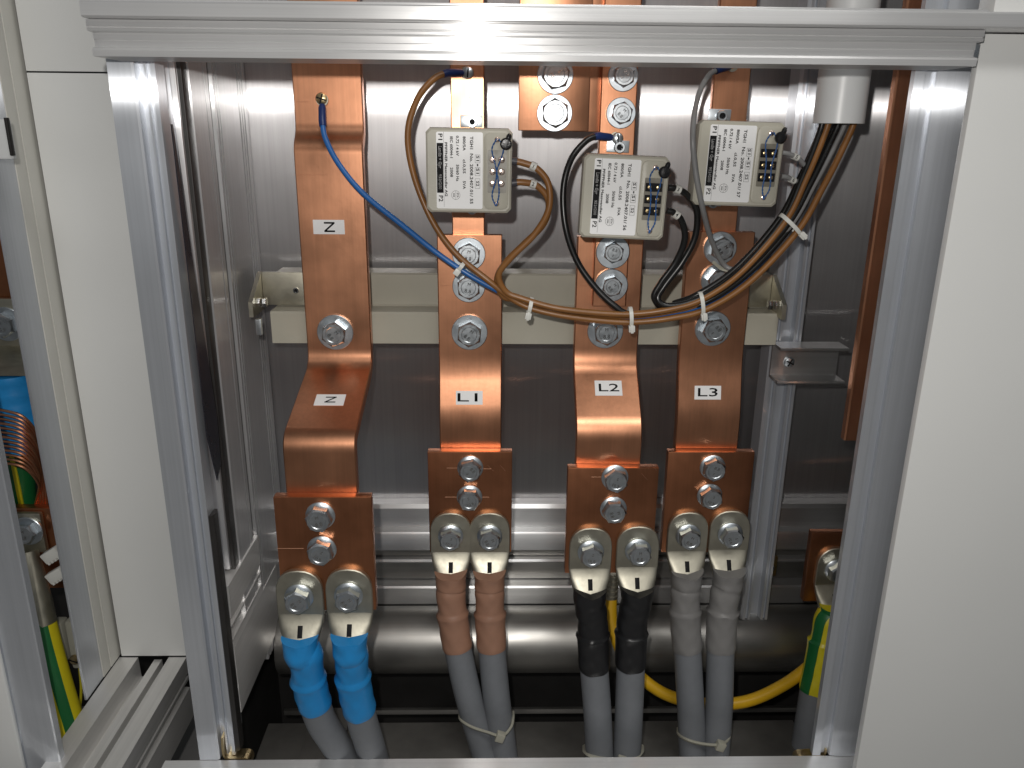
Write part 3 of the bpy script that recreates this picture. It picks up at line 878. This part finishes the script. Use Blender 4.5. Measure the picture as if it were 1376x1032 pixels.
grp = 'grey power cables with coloured sleeves'
YN, YL1, YL2, YL3 = (PL[k][1] for k in ('N', 'L1', 'L2', 'L3'))
cable('left grey power cable with blue sleeve on the N plate', 's_blue', 'blue', (404, 797), YN, [(411, 880), (415, 915), (430, 965), (448, 995), (466, 1026)], 918, 944, 0.020, grp)
cable('right grey power cable with blue sleeve on the N plate', 's_blue', 'blue', (470, 795), YN, [(472, 880), (475, 915), (486, 965), (495, 995), (504, 1026)], 915, 950, 0.020, grp)
cable('left grey power cable with brown sleeve on the L1 plate', 's_brown', 'brown', (606, 717), YL1, [(606, 800), (610, 840), (618, 885), (632, 945), (654, 1020)], 820, 872, 0.062, grp)
cable('right grey power cable with brown sleeve on the L1 plate', 's_brown', 'brown', (658, 717), YL1, [(658, 800), (659, 840), (662, 885), (668, 945), (678, 1020)], 820, 872, 0.062, grp)
cable('left grey power cable with black sleeve on the L2 plate', 's_black', 'black', (793, 738), YL2, [(796, 830), (797, 860), (799, 905), (803, 960), (806, 1024)], 850, 897, 0.040, grp)
cable('right grey power cable with black sleeve on the L2 plate', 's_black', 'black', (856, 736), YL2, [(850, 830), (848, 860), (847, 905), (845, 960), (842, 1024)], 848, 896, 0.040, grp)
cable('left grey power cable with pale grey sleeve on the L3 plate', 's_grey', 'grey', (923, 716), YL3, [(921, 800), (921, 835), (924, 880), (928, 950), (931, 1024)], 818, 874, 0.060, grp)
cable('right grey power cable with pale grey sleeve on the L3 plate', 's_grey', 'grey', (979, 714), YL3, [(974, 800), (970, 835), (968, 880), (966, 950), (961, 1024)], 818, 874, 0.060, grp)

# earth cable at the right with its copper plate
t = thing('earth_plate', 'small copper earth plate half hidden behind the right front post', 'plate', (0.34, 0.12, 0.16))
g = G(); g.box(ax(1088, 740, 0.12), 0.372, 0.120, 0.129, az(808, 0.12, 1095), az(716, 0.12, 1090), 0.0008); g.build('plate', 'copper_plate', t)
cable('earth cable with green and yellow striped sleeve at the lower right', 'yel', 'striped', (1121, 762), 0.12, [(1114, 832), (1108, 860), (1100, 900), (1092, 940), (1078, 1030)], 858, 925, 0.085, None, True, 0.0142)

# yellow cable looping behind the grey cables
t = thing('yellow_cable', 'yellow cable looping behind the black and grey sleeved cables', 'cable', at(940, 945, 0.09))
c = crom([at(821, 800, 0.140), at(823, 840, 0.128), at(842, 888, 0.112), at(885, 928, 0.098), at(940, 945, 0.092), at(1000, 943, 0.094), at(1050, 922, 0.104), at(1090, 893, 0.116), at(1125, 860, 0.13)], 10)
g = G(); g.tube(c, 0.0062, 18); g.build('sheath', 'yellow', t)
q = at(821, 800, 0.140)
g = G()
prof = [(0.0062, -0.010)]
for k in range(6):
    prof += [(0.0074, -0.008 + k * 0.006), (0.0074, -0.0045 + k * 0.006), (0.0064, -0.004 + k * 0.006), (0.0064, -0.0025 + k * 0.006)]
g.lathe(prof, q, 20, 'Z'); g.build('ribbed_ferrule', 'tin', t)

g = G()
g.tube(crom([(0.3485, 0.035, 0.50), (0.350, 0.035, 0.36), (0.3490, 0.036, 0.20), (0.350, 0.035, 0.0)], 6), 0.004, 12)
top(g, 'yellow_wire', 'yellow', 'thin yellow wire glimpsed in the gap beside the right white panel', 'wire', origin=(0.349, 0.035, 0.0))

# ties round the cable pairs
def loop_tie(label, pts, head, w=0.0028, m='tie_old'):
    t = thing('cable_tie', label, 'cable tie', head, 'cable ties round the power cables')
    c = crom(pts, 8)
    g = G(); g.tube(c, w, 8, True, 0.55); g.build('strap', m, t)
    g = G(); g.box(-0.0042, 0.0042, -0.0035, 0.0035, -0.0045, 0.0045, 0.0008, Matrix.Translation(head) @ Matrix.Rotation(R(20), 4, 'Y')); g.build('lock_head', m, t)
    return t
loop_tie('cable tie round the two brown sleeved cables, its head hanging between them', [at(x, y, Y) for x, y, Y in ((619, 960, 0.080), (620, 968, 0.062), (634, 977, 0.050), (655, 984, 0.046), (674, 989, 0.046), (686, 978, 0.052), (689, 966, 0.064), (689, 958, 0.078))], at(672, 990, 0.044))
loop_tie('cable tie round the two pale grey sleeved cables', [at(x, y, Y) for x, y, Y in ((912, 980, 0.078), (913, 988, 0.062), (925, 995, 0.047), (945, 1000, 0.044), (966, 1001, 0.045), (977, 995, 0.053), (980, 985, 0.066), (980, 978, 0.078))], at(968, 1002, 0.043))
loop_tie('cable tie low on the two black sleeved cables', [at(x, y, Y) for x, y, Y in ((786, 1002, 0.060), (787, 1010, 0.042), (798, 1017, 0.028), (824, 1021, 0.026), (850, 1019, 0.028), (861, 1010, 0.042), (862, 1002, 0.060))], at(835, 1023, 0.024))
#SPLIT3
# ================================================================== current transformers
def transformer(label, cpx, cpy, yf, tilt, serial, bar_y, screws_bright, depth):
    c = at(cpx, cpy, yf)
    mt = Matrix.Translation(c) @ Matrix.Rotation(R(tilt), 4, 'Y')
    t = thing('current_transformer', label, 'transformer', c, 'current transformers on the riser bars')
    hu, hv = 0.0338, 0.0322
    g = G()
    # moulded body: chamfered front, slightly drafted sides
    def rr(u, v, y, k):
        return [(-u + k, y, -v), (u - k, y, -v), (u, y, -v + k), (u, y, v - k), (u - k, y, v), (-u + k, y, v), (-u, y, v - k), (-u, y, -v + k)]
    g.rings([rr(hu - 0.0030, hv - 0.0015, 0.034, 0.004), rr(hu + 0.0006, hv + 0.0006, 0.010, 0.0035), rr(hu, hv, 0.0015, 0.003), rr(hu - 0.0014, hv - 0.0014, 0.0, 0.003)])
    xf(g, mt).build('housing', 'beige', t)
    g = G(); g.box(-0.0205, 0.0205, 0.030, depth, -0.0290, 0.0290, 0.002, mt); g.build('rear_body', 'beige', t)
    n = mt.to_3x3() @ Vector((0, -1, 0))
    right, up = mt.to_3x3() @ Vector((0, 0, -1)), mt.to_3x3() @ Vector((1, 0, 0))     # the label reads downwards
    def P(u, v, d=0.0): return mt @ Vector((u / 1000, -d / 1000, v / 1000))
    g = G()
    g.rings([[(x / 1000, y, z / 1000) for x, z in ((-25.6, -28.3), (-24.6, -29.2), (10.0, -29.2), (11.0, -28.3), (11.0, 28.6), (10.0, 29.5), (-24.6, 29.5), (-25.6, 28.6))] for y in (0.0001, -0.0004)])
    lab = xf(g, mt).build('rating_label', 'paper', t)
    D = 0.62
    g = G()
    def quad(u0, u1, v0, v1, d=D):
        g.poly([P(u0, v0, d), P(u1, v0, d), P(u1, v1, d), P(u0, v1, d)], [(0, 1, 2, 3)])
    def frame(u0, u1, v0, v1, w=0.18):
        quad(u0, u1, v0, v0 + w); quad(u0, u1, v1 - w, v1); quad(u0, u0 + w, v0 + w, v1 - w); quad(u1 - w, u1, v0 + w, v1 - w)
    def line(s, u, v, length, size=3.0, bold=0.00009):
        put_text(g, s, size / 1000, P(u, v, D), right, up, fit=length / 1000, bold=bold)
    quad(-25.2, -20.1, -17.0, 21.1)
    quad(-19.75, -19.6, -28.0, 29.4)
    line('P1', -22.4, 25.3, 4.6, 4.6); line('P2', -22.4, -21.4, 4.6, 4.6)
    line('PFIFFNER Messwandler AG', -18.0, 1.0, 41.0, 2.7, 0.0001)
    line('IEC 60044-1', -13.7, 17.8, 16.0); line('2008', -13.7, -1.0, 7.2)
    line('0.72 / 4 kV', -9.0, 19.2, 15.0); line('50/60 Hz', -9.0, -1.4, 12.6)
    line('800/5A', -3.7, 21.0, 10.6); line('cl.0,5S', -3.7, 3.6, 10.6); line('5VA', -3.7, -10.6, 6.2)
    line('TGH1', 2.0, 21.2, 9.4, 3.4); line('No. 2008.2407.01/ ' + serial, 2.0, -5.9, 38.5, 3.4)
    for v0, v1, s in ((6.4, 12.6, 'S1'), (-3.4, 3.0, 'S1'), (-13.2, -5.6, 'S2')):
        frame(4.9, 8.9, v0, v1); line(s, 6.9, (v0 + v1) / 2, 4.0, 3.2)
    quad(6.4, 7.4, 3.9, 5.6)
    cu, cv, cr = -10.4, -18.6, 3.5
    for k in range(24):
        a0, a1 = 2 * PI * k / 24, 2 * PI * (k + 1) / 24
        g.poly([P(cu + cr * math.cos(a0), cv + cr * math.sin(a0), D), P(cu + cr * math.cos(a1), cv + cr * math.sin(a1), D),
                P(cu + (cr - .2) * math.cos(a1), cv + (cr - .2) * math.sin(a1), D), P(cu + (cr - .2) * math.cos(a0), cv + (cr - .2) * math.sin(a0), D)], [(0, 1, 2, 3)])
    quad(cu - 0.08, cu + 0.08, cv - cr, cv + cr)
    line('ETA', cu + 1.5, cv, 3.4, 2.0, 0.00004); line('350', cu - 1.5, cv, 3.0, 1.8, 0.00004)
    g.build('print', 'ink_grey' if False else 'ink', lab)
    g = G()
    put_text(g, 'Landis + Gyr', 0.0034, P(-22.7, 10.4, D + 0.12), right, up, fit=0.0165, bold=0.00005)
    put_text(g, '9524200', 0.0030, P(-22.7, -8.4, D + 0.12), right, up, fit=0.0115, bold=0.00004)
    g.build('reversed_print', 'paper', lab)
    # terminal cover with rounded rim and the terminal block inside it
    g = G()
    def rrect(u0, u1, v0, v1, k, y): return [((u0 + k) / 1000, y, v0 / 1000), ((u1 - k) / 1000, y, v0 / 1000), ((u1 - k * .3) / 1000, y, (v0 + k * .3) / 1000), (u1 / 1000, y, (v0 + k) / 1000), (u1 / 1000, y, (v1 - k) / 1000), ((u1 - k * .3) / 1000, y, (v1 - k * .3) / 1000),
                                             ((u1 - k) / 1000, y, v1 / 1000), ((u0 + k) / 1000, y, v1 / 1000), ((u0 + k * .3) / 1000, y, (v1 - k * .3) / 1000), (u0 / 1000, y, (v1 - k) / 1000), (u0 / 1000, y, (v0 + k) / 1000), ((u0 + k * .3) / 1000, y, (v0 + k * .3) / 1000)]
    g.rings([rrect(11.8, 31.4, -29.4, 29.4, 4, 0.0002), rrect(11.9, 31.3, -29.3, 29.3, 4, -0.0012), rrect(12.6, 30.6, -28.6, 28.6, 3.6, -0.0016)])
    cov = xf(g, mt).build('terminal_cover', 'beige', t)
    g = G(); g.rings([rrect(14.8, 29.8, -16.4, 16.4, 0.8, -0.0014), rrect(14.8, 29.8, -16.4, 16.4, 0.8, -0.00185)])
    blk = xf(g, mt).build('terminal_block', 'block', t)
    for v in (9.2, 0.0, -9.2):
        if not screws_bright:
            g = G(); g.rings([rrect(15.6, 29.0, v - 3.3, v + 3.3, 0.5, -0.0018), rrect(15.6, 29.0, v - 3.3, v + 3.3, 0.5, -0.0021)])
            xf(g, mt).build('window', 'ink', blk)
        for u in (18.9, 25.8):
            round_screw(blk, P(u, v, 1.9), 0.0027 if screws_bright else 0.0018, 0.0011, 'screw_pink' if screws_bright else 'brass', 'slot', 'terminal_screw')
    for v in (24.2, -24.8):
        round_screw(cov, P(22.2, v, 1.6), 0.0022, 0.0016, 'screw_pink', 'slot', 'cover_screw')
    # blue sealing wire laced between the two cover screws, with its seal
    k = 1.0 if screws_bright else 0.0
    lo = [(22.0, 25.0), (18.2, 17.0), (20.2 + k * 1.0, 4.0), (20.6 + k * 3.0, -8.0), (20.0 + k * 4.0, -18.0), (22.0, -26.4)]
    hi = [(23.4, 25.0), (27.2, 17.0), (25.0 - k * 2.6, 2.0), (25.0 - k * 3.4, -6.0), (25.4 - k * 6.8, -18.0), (21.4, -26.2)]
    g = G()
    for j, q in enumerate((lo, hi)):
        cc = crom([P(u, v, 3.4 + 0.5 * j) for u, v in q], 12)
        for s in (0, PI):
            g.tube([p + Vector((math.cos(i * 0.9 + s), 0, math.sin(i * 0.9 + s))) * 0.00034 for i, p in enumerate(cc)], 0.00036, 6)
    g.build('seal_wire', 'seal_wire', t)
    g = G()
    g.lathe([(0.0001, 0), (0.0034, 0.0003), (0.0046, 0.0016), (0.0047, 0.0034), (0.0036, 0.0048), (0.0001, 0.0052)], Vector((0, 0, 0)), 16)
    g.lathe([(0.0022, 0.001), (0.0020, 0.006), (0.0012, 0.0075), (0.0001, 0.008)], Vector((0.0005, 0.0026, 0.0005)), 10, 'Z')
    xf(g, Matrix.Translation(P(29.0, 21.2, 7.0)) @ Matrix.Rotation(R(18), 4, 'Y')).build('lead_seal', 'seal', t)
    # fixing tabs above and below, each with a socket screw
    for v0, v1, sv in ((33.2, 43.0, 37.4), (-39.0, -33.2, -36.0)):
        g = G(); a, b = P(-9.6, v0), P(9.6, v1)
        m2 = mt
        g.box(-0.0096, 0.0096, bar_y - c.y - 0.0040, bar_y - c.y - 0.0008, v0 / 1000, v1 / 1000, 0.0005, m2)
        tb = g.build('fixing_tab', 'zinc_washer', t)
        sp = mt @ Vector((0.0008, bar_y - c.y - 0.0040, sv / 1000))
        round_screw(tb, sp, 0.0046, 0.0060, 'zinc', 'socket', 'socket_screw')
    return t, mt

CT1, m1 = transformer('beige current transformer at the left, its screws shining pinkish', 630, 230, 0.058, 0.4, '55', Y1, True, 0.062)
CT2, m2_ = transformer('beige current transformer in the middle, hanging lowest of the three', 839, 266, 0.050, 2.0, '56', Y2, False, 0.052)
CT3, m3_ = transformer('beige current transformer at the right, nearest the white pipe', 993, 221, 0.055, 1.3, '57', Y1, False, 0.064)

# ================================================================== conduit
cp = at(1131, 130, 0.075)
rp = 0.0197
zb = az(166, 0.075, 1131)
t = thing('conduit_pipe', 'pale grey plastic conduit pipe coming down at the upper right', 'pipe', (cp.x, cp.y, zb))
g = G()
seg = 40
prof = [(rp - 0.0022, zb + 0.12), (rp - 0.0022, zb), (rp, zb), (rp, zb + 0.0155), (rp, ZTOP), (rp - 0.0022, ZTOP)]
rg = [[(cp.x + r * math.cos(2 * PI * k / seg), cp.y + r * math.sin(2 * PI * k / seg), z) for k in range(seg)] for r, z in prof]
g.rings(rg, True, False)
g.build('pipe', 'pvc', t)

# ================================================================== control wires
B = [(700, 404, .078), (745, 417, .074), (800, 424, .072), (848, 426, .070), (900, 420, .066), (945, 407, .064), (1000, 370, .064), (1060, 303, .066), (1090, 246, .070), (1113, 195, .074), (1127, 155, .075), (1131, 100, .075)]
RW = 0.0027
def bundle(i0, o0, o1, d):
    """centre line of one wire of the bundle from knot i0 on, o = sideways offset in mm, d = depth offset in mm"""
    c = [at(*b) for b in B]
    out = []
    for i in range(i0, len(B)):
        f = (i - i0) / (len(B) - 1 - i0)
        tt = (c[min(i + 1, len(c) - 1)] - c[max(i - 1, 0)]).normalized()
        nn = Vector((-tt.z, 0, tt.x)).normalized() * -1      # to the lower right of the run
        spread = (o0 + (o1 - o0) * f) * (1.0 + 0.75 * max(0.0, (i - 4) / (len(B) - 5)))
        lim = 0.0145
        off = nn * (spread / 1000)
        if i >= len(B) - 2:
            off = Vector((max(-lim, min(lim, spread / 1000)), 0, 0))
        out.append(c[i] + off + Vector((0, d / 1000, 0)))
    return out

def wire(label, m, head, i0, o0, o1, d, group, r=RW, term=None, tags=(), boot=None, name='control_wire'):
    pts = [at(*h) for h in head] + bundle(i0, o0, o1, d)
    c = crom(pts, 10)
    t = thing(name, label, 'wire', pts[0], group)
    g = G(); g.tube(c, r, 12); g.build('insulation', m, t)
    if term:
        sx, sy, sY = term
        s = at(sx, sy, sY)
        g = G()
        wm = [(0.0028, 0), (0.0052, 0), (0.0052, -0.0009), (0.0028, -0.0009)]
        rg = [[(s.x + a * math.cos(2 * PI * k / 20), s.y + h, s.z + a * math.sin(2 * PI * k / 20)) for k in range(20)] for a, h in wm]
        g.rings(rg + [rg[0]], True, False)
        ring = g.build('ring_terminal', 'tin', t)
        d0 = (c[0] - s).normalized()
        g = G(); g.tube([s + d0 * 0.0045, s + d0 * 0.0075, c[0] + (c[3] - c[0]) * 0.4, c[4]], [0.0024, 0.0032, 0.0033, 0.0031], 14); g.build('boot', 'boot_blue', t)
    if boot:
        g = G(); g.tube([c[0] - (c[2] - c[0]) * 0.2, c[2], c[5]], [0.0033, 0.0033, 0.0031], 14); g.build('boot', boot, t)
    for idx, s in tags:
        a, b = c[idx], c[idx + 2]
        dd = (b - a).normalized()
        mid = (a + b) / 2
        g = G(); g.tube([mid - dd * 0.0024, mid + dd * 0.0024], r + 0.0008, 12); tg = g.build('marker_sleeve', 'tie', t)
        g = G()
        upv = Vector((-dd.z, 0, dd.x)).normalized()
        rt = Vector((dd.x, 0, dd.z)).normalized()
        put_text(g, s, 0.0038, mid + Vector((0, -(r + 0.0010), 0)), rt, upv, bold=0.00008)
        g.build('digit', 'ink', tg)
    return t

wire('blue wire sweeping down from the N bar to the bundle', 'w_blue', [(433, 160, .118), (437, 185, .112), (455, 220, .105), (488, 260, .10), (540, 302, .095), (590, 342, .088), (640, 375, .084)], 0, 1.5, 3.2, 3.6, None, 0.0024, (433, 134, .1255))
wire('brown wire looping left from the riser bar above the left transformer', 'w_brown', [(604, 97, .118), (583, 106, .112), (560, 135, .105), (548, 180, .10), (556, 235, .095), (580, 295, .090), (612, 340, .084), (655, 376, .078)], 0, 2.6, 9.0, -0.5, 'brown control wires', RW, (627, 98, Y1 - 0.001))
wire('upper brown wire leaving the right side of the left transformer', 'w_brown', [(687, 216, .068), (703, 219, .068), (722, 227, .068), (737, 248, .068), (737, 282, .068), (718, 315, .070), (686, 347, .072), (670, 370, .074), (680, 392, .076)], 0, -2.6, -5.4, -3.2, 'brown control wires', RW, None, [(16, '1')], 'boot_dark')
wire('lower brown wire leaving the right side of the left transformer', 'w_brown', [(688, 246, .070), (702, 245, .070), (722, 250, .071), (737, 270, .072), (731, 300, .072), (704, 328, .074), (680, 352, .077), (668, 375, .080), (676, 398, .082)], 0, 0.4, 0.4, 3.5, 'brown control wires', RW, None, [(16, '2')], 'boot_dark')
wire('black wire looping left from the riser bar above the middle transformer', 'w_black', [(806, 182, .098), (788, 189, .094), (767, 215, .088), (757, 255, .084), (760, 305, .080), (775, 350, .078), (800, 386, .074), (826, 411, .070)], 3, -3.0, -8.6, -2.0, 'black control wires', RW, (827, 186, Y2 - 0.001))
wire('upper black wire looping from the right side of the middle transformer', 'w_black', [(898, 252, .062), (906, 253, .062), (922, 261, .064), (936, 282, .066), (934, 318, .068), (917, 352, .069), (893, 384, .068), (884, 402, .066), (900, 411, .064)], 5, -5.2, -2.8, -2.0, 'black control wires', RW, None, [(12, '3')])
wire('lower black wire looping from the right side of the middle transformer', 'w_black', [(896, 283, .062), (905, 286, .062), (916, 297, .064), (920, 322, .066), (908, 352, .069), (888, 380, .070), (879, 400, .070), (896, 414, .069)], 5, -3.0, 1.6, -1.2, 'black control wires', RW, None, [(12, '4')])
wire('long grey wire arching down past the left edge of the right transformer', 'w_grey', [(968, 92, .112), (952, 102, .105), (938, 130, .085), (931, 175, .048), (934, 225, .046), (943, 275, .050), (955, 320, .075), (970, 352, .088), (985, 362, .086), (1008, 356, .080)], 7, 1.4, 6.0, 1.5, 'grey control wires', 0.0022, (984, 88, Y1 - 0.001))
wire('upper short grey wire from the right transformer into the bundle', 'w_grey', [(1051, 205, .066), (1060, 207, .066), (1073, 213, .068), (1085, 222, .072)], 9, -6.6, -7.4, 2.0, 'grey control wires', 0.0019, None, [(16, '5')])
wire('lower short grey wire from the right transformer into the bundle', 'w_grey', [(1050, 237, .066), (1058, 238, .066), (1068, 243, .068), (1082, 240, .074)], 9, -4.8, -9.4, 4.5, 'grey control wires', 0.0019, None, [(16, '6')])

wire('black wire at the back of the bundle, rising from behind the L3 bar bolts', 'w_black', [(905, 408, .076)], 5, -7.0, -5.4, 4.0, 'black control wires')
wire('black wire at the lower edge of the bundle, rising towards the white pipe', 'w_black', [(890, 424, .076)], 5, 1.0, 4.6, 3.0, 'black control wires')
# ties on the wire bundle
def bundle_tie(label, px, py, Y, ru, ang, tail=True):
    c = at(px, py, Y)
    t = thing('cable_tie', label, 'cable tie', c, 'white ties on the control wires')
    m = Matrix.Translation(c) @ Matrix.Rotation(R(-ang), 4, 'Y')
    g = G()
    rg = []
    for k in range(20):
        a = 2 * PI * k / 20
        rg.append([(sx_, -0.0068 * math.cos(a) * s, ru * math.sin(a) * s) for sx_, s in ((-0.0016, 1.0), (0.0016, 1.0), (0.0016, 1.13), (-0.0016, 1.13))])
    rows = [[g.bm.verts.new(p) for p in r] for r in rg]
    for i in range(20):
        a, b = rows[i], rows[(i + 1) % 20]
        for q in range(4): g.bm.faces.new((a[q], a[(q + 1) % 4], b[(q + 1) % 4], b[q]))
    xf(g, m).build('strap', 'tie', t)
    g = G(); g.box(-0.0026, 0.0026, -0.0088, -0.0050, -ru - 0.0035, -ru + 0.0020, 0.0006, m)
    if tail: g.box(-0.0012, 0.0012, -0.0095, -0.0082, -ru - 0.0042, -ru + 0.003, 0.0003, m)
    g.build('lock_head', 'tie', t)
    return t
bundle_tie('white cable tie low on the brown wires beside the L1 bar', 712, 411, .0765, 0.0068, -12)
bundle_tie('white cable tie on the brown wires in front of the L2 bar', 847, 426, .0700, 0.0080, 4)
bundle_tie('white cable tie on the bundle above the bottom bolt of the L3 bar', 942, 408, .0640, 0.0092, 10)
bundle_tie('white cable tie on the rising bundle beside the slotted upright', 1062, 302, .0660, 0.0112, 48)
bundle_tie('small yellowed tie holding the blue and brown wires over the L1 bar', 620, 357, .0850, 0.0050, -38, False)

# clear plastic tie ends by the grey wire
g = G()
g.tube(crom([at(958, 352, .098), at(972, 362, .090), at(990, 362, .086), at(1012, 352, .084), at(1004, 366, .082), at(985, 374, .084), at(972, 370, .09)], 6), 0.0016, 6, True, 0.6)
top(g, 'clear_strap', 'tie_old', 'clear plastic strap looped round the grey wire near the L3 bolts', 'strap', origin=at(985, 364, .086))

# ================================================================== inside the neighbouring cabinet (far left)
YQ = 0.16
t = thing('neighbour_busbar', 'copper plate with lug and bolt at the far left edge', 'busbar', at(-10, 420, YQ))
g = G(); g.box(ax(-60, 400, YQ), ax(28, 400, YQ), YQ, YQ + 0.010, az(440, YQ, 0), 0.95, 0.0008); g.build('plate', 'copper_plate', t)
t = thing('neighbour_cable', 'thick blue sleeved cable with tinned lug at the far left edge', 'cable', at(20, 560, 0.14))
g = G(); g.box(ax(-30, 430, 0.150), ax(36, 430, 0.150), 0.1530, 0.1590, az(468, 0.15, 10), az(402, 0.15, 10), 0.002); l = g.build('cable_lug', 'tin', t)
g = G()
g.rings([[(ax(-30, 440, .15), .1529, az(466, .15, 10)), (ax(36, 440, .15), .1529, az(466, .15, 10)), (ax(36, 440, .15), .159, az(466, .15, 10)), (ax(-30, 440, .15), .159, az(466, .15, 10))],
         [(ax(-28, 500, .12), .120, az(505, .12, 10)), (ax(40, 500, .12), .120, az(505, .12, 10)), (ax(40, 500, .12), .150, az(505, .12, 10)), (ax(-28, 500, .12), .150, az(505, .12, 10))]])
g.build('lug_neck', 'tin', l)
bolt(t, (ax(8, 436, 0.15), 0.1528, az(436, 0.15, 8)), 0.0205, 'huge')
c0 = at(12, 500, 0.138)
g = G(); g.tube([c0 + Vector((0, 0, -0.004 * k)) for k in range(20)], [0.0245 + 0.0006 * math.sin(k * 1.7) for k in range(20)], 28); g.build('shrink_sleeve', 's_blue', t)
# bare copper strand wound round the sleeve
t = thing('bare_copper_wire', 'bundle of bare copper strands wound round the blue sleeve at the far left', 'wire', at(30, 640, 0.11))
for k in range(13):
    zz = k * 5.6
    yy_ = 0.107 + 0.0016 * (k % 3)
    pts = [at(-25, 548 + zz * 1.15, yy_ + .004), at(8, 552 + zz * 1.05, yy_), at(34, 562 + zz * 1.0, yy_ + .002), at(52, 590 + zz * 0.9, yy_ + .012), at(60 - k * 0.8, 640 + zz * 0.4, yy_ + .02), at(64 - k * 1.6, 690, yy_ + .024), at(66 - k * 2.0, 720, yy_ + .026)]
    g = G(); g.tube(crom(pts, 6), 0.0013, 7); g.build('strand', 'copper', t)
# green and yellow cable below it
t = thing('neighbour_earth_cable', 'green and yellow cable end below the blue sleeve at the far left', 'cable', at(28, 650, 0.145))
g = G(); g.tube([at(26, 600, .150), at(28, 650, .150), at(30, 690, .150)], 0.0130, 20); sh = g.build('sheath', 'green', t)
g = G(); g.box(ax(20, 650, .137), ax(26, 650, .137), 0.1362, 0.1385, az(690, .137, 24), az(604, .137, 24), 0.0004); g.build('yellow_stripe', 'yel', sh)
# lower plate with its lug and the earth cable
YQ2 = 0.12
t = thing('neighbour_plate', 'lower copper plate with lug behind the lower left post', 'plate', at(40, 740, YQ2))
g = G(); g.box(ax(-20, 700, YQ2), ax(86, 700, YQ2), YQ2, YQ2 + 0.010, az(790, YQ2, 60), az(683, YQ2, 60), 0.0008); g.build('plate', 'copper_plate', t)
t = thing('neighbour_earth_cable', 'thick green and yellow earth cable behind the lower left post', 'cable', at(80, 880, 0.08))
g = G(); g.box(ax(10, 715, 0.11), ax(55, 715, 0.11), 0.1130, 0.1190, az(745, 0.11, 35), az(692, 0.11, 35), 0.002); l = g.build('cable_lug', 'tin', t)
bolt(t, (ax(38, 713, 0.112), 0.1128, az(713, 0.112, 38)), 0.019, 'big')
g = G(); g.tube([at(36, 742, .108), at(42, 775, .100), at(50, 810, .094), at(56, 838, .090)], [0.010, 0.0125, 0.0135, 0.0135], 20); g.build('lug_barrel', 'tin', l)
cc = crom([at(52, 830, .092), at(62, 870, .085), at(76, 920, .078), at(96, 985, .068), at(112, 1030, .06)], 8)
g = G(); g.tube(cc, 0.0145, 24); sh = g.build('sheath', 'yel', t)
g = G()
rg = []
for i, p in enumerate(cc):
    T = (cc[min(i + 1, len(cc) - 1)] - cc[max(i - 1, 0)]).normalized()
    u = Vector((0, -1, 0)); u = (u - T * T.dot(u)).normalized(); v = T.cross(u)
    ring = []
    for r_, order in ((0.0149, range(7)), (0.0135, range(6, -1, -1))):
        for k in order:
            a = R(-58 + 40 * k / 6); ring.append(p + (u * math.cos(a) + v * math.sin(a)) * r_)
    rg.append(ring)
g.rings(rg); g.build('green_stripe', 'green', sh)
# pale plastic clips and grey terminals
for px, py, lab in ((70, 745, 'upper of two pale plastic cable clips at the lower left'), (76, 772, 'lower of two pale plastic cable clips at the lower left')):
    p = at(px, py, 0.085)
    g = G(); g.box(-0.0085, 0.0085, -0.004, 0.004, -0.0052, 0.0052, 0.0008, Matrix.Translation(p) @ Matrix.Rotation(R(-32), 4, 'Y'))
    for k in range(4): g.box(-0.007 + k * 0.004, -0.0055 + k * 0.004, -0.0043, 0.0043, -0.0068, -0.0045, 0, Matrix.Translation(p) @ Matrix.Rotation(R(-32), 4, 'Y'))
    top(g, 'cable_clip', 'tie', lab, 'clip', 'pale cable clips', origin=p)
t = thing('terminal_lugs', 'grey metal terminals deep inside the neighbouring cabinet', 'terminal', at(90, 860, 0.13))
g = G(); g.box(ax(68, 850, .14), ax(88, 850, .14), 0.135, 0.15, az(885, .14, 78), az(835, .14, 78), 0.003); g.build('body', 'tie_old', t)
g = G(); g.box(ax(94, 860, .13), ax(110, 860, .13), 0.125, 0.14, az(895, .13, 100), az(832, .13, 100), 0.003); b = g.build('body', 'tie_old', t)
round_screw(b, (ax(101, 886, .124), 0.1245, az(886, .124, 101)), 0.0055, 0.004, 'brass', 'slot')
g = G(); g.tube(crom([at(106, 890, .135), at(109, 920, .135), at(108, 945, .135), at(106, 975, .135)], 5), 0.0014, 8)
top(g, 'thin_yellow_wire', 'yel', 'thin yellow wire hanging below the grey terminals at the lower left', 'wire', origin=at(108, 940, .135))
p = at(2, 190, 0.03)
t = thing('latch_block', 'small pale latch block at the upper left edge', 'latch', p)
g = G(); g.box(p.x - 0.03, ax(12, 190, 0.03), 0.0325, 0.037, az(214, 0.03, 5), az(160, 0.03, 5), 0.001); g.build('body', 'pvc', t)
g = G(); g.box(ax(12, 190, 0.03), ax(16, 190, 0.03), 0.028, 0.032, az(209, 0.03, 5), az(158, 0.03, 5), 0.0005); g.build('edge_seal', 'rubber', t)
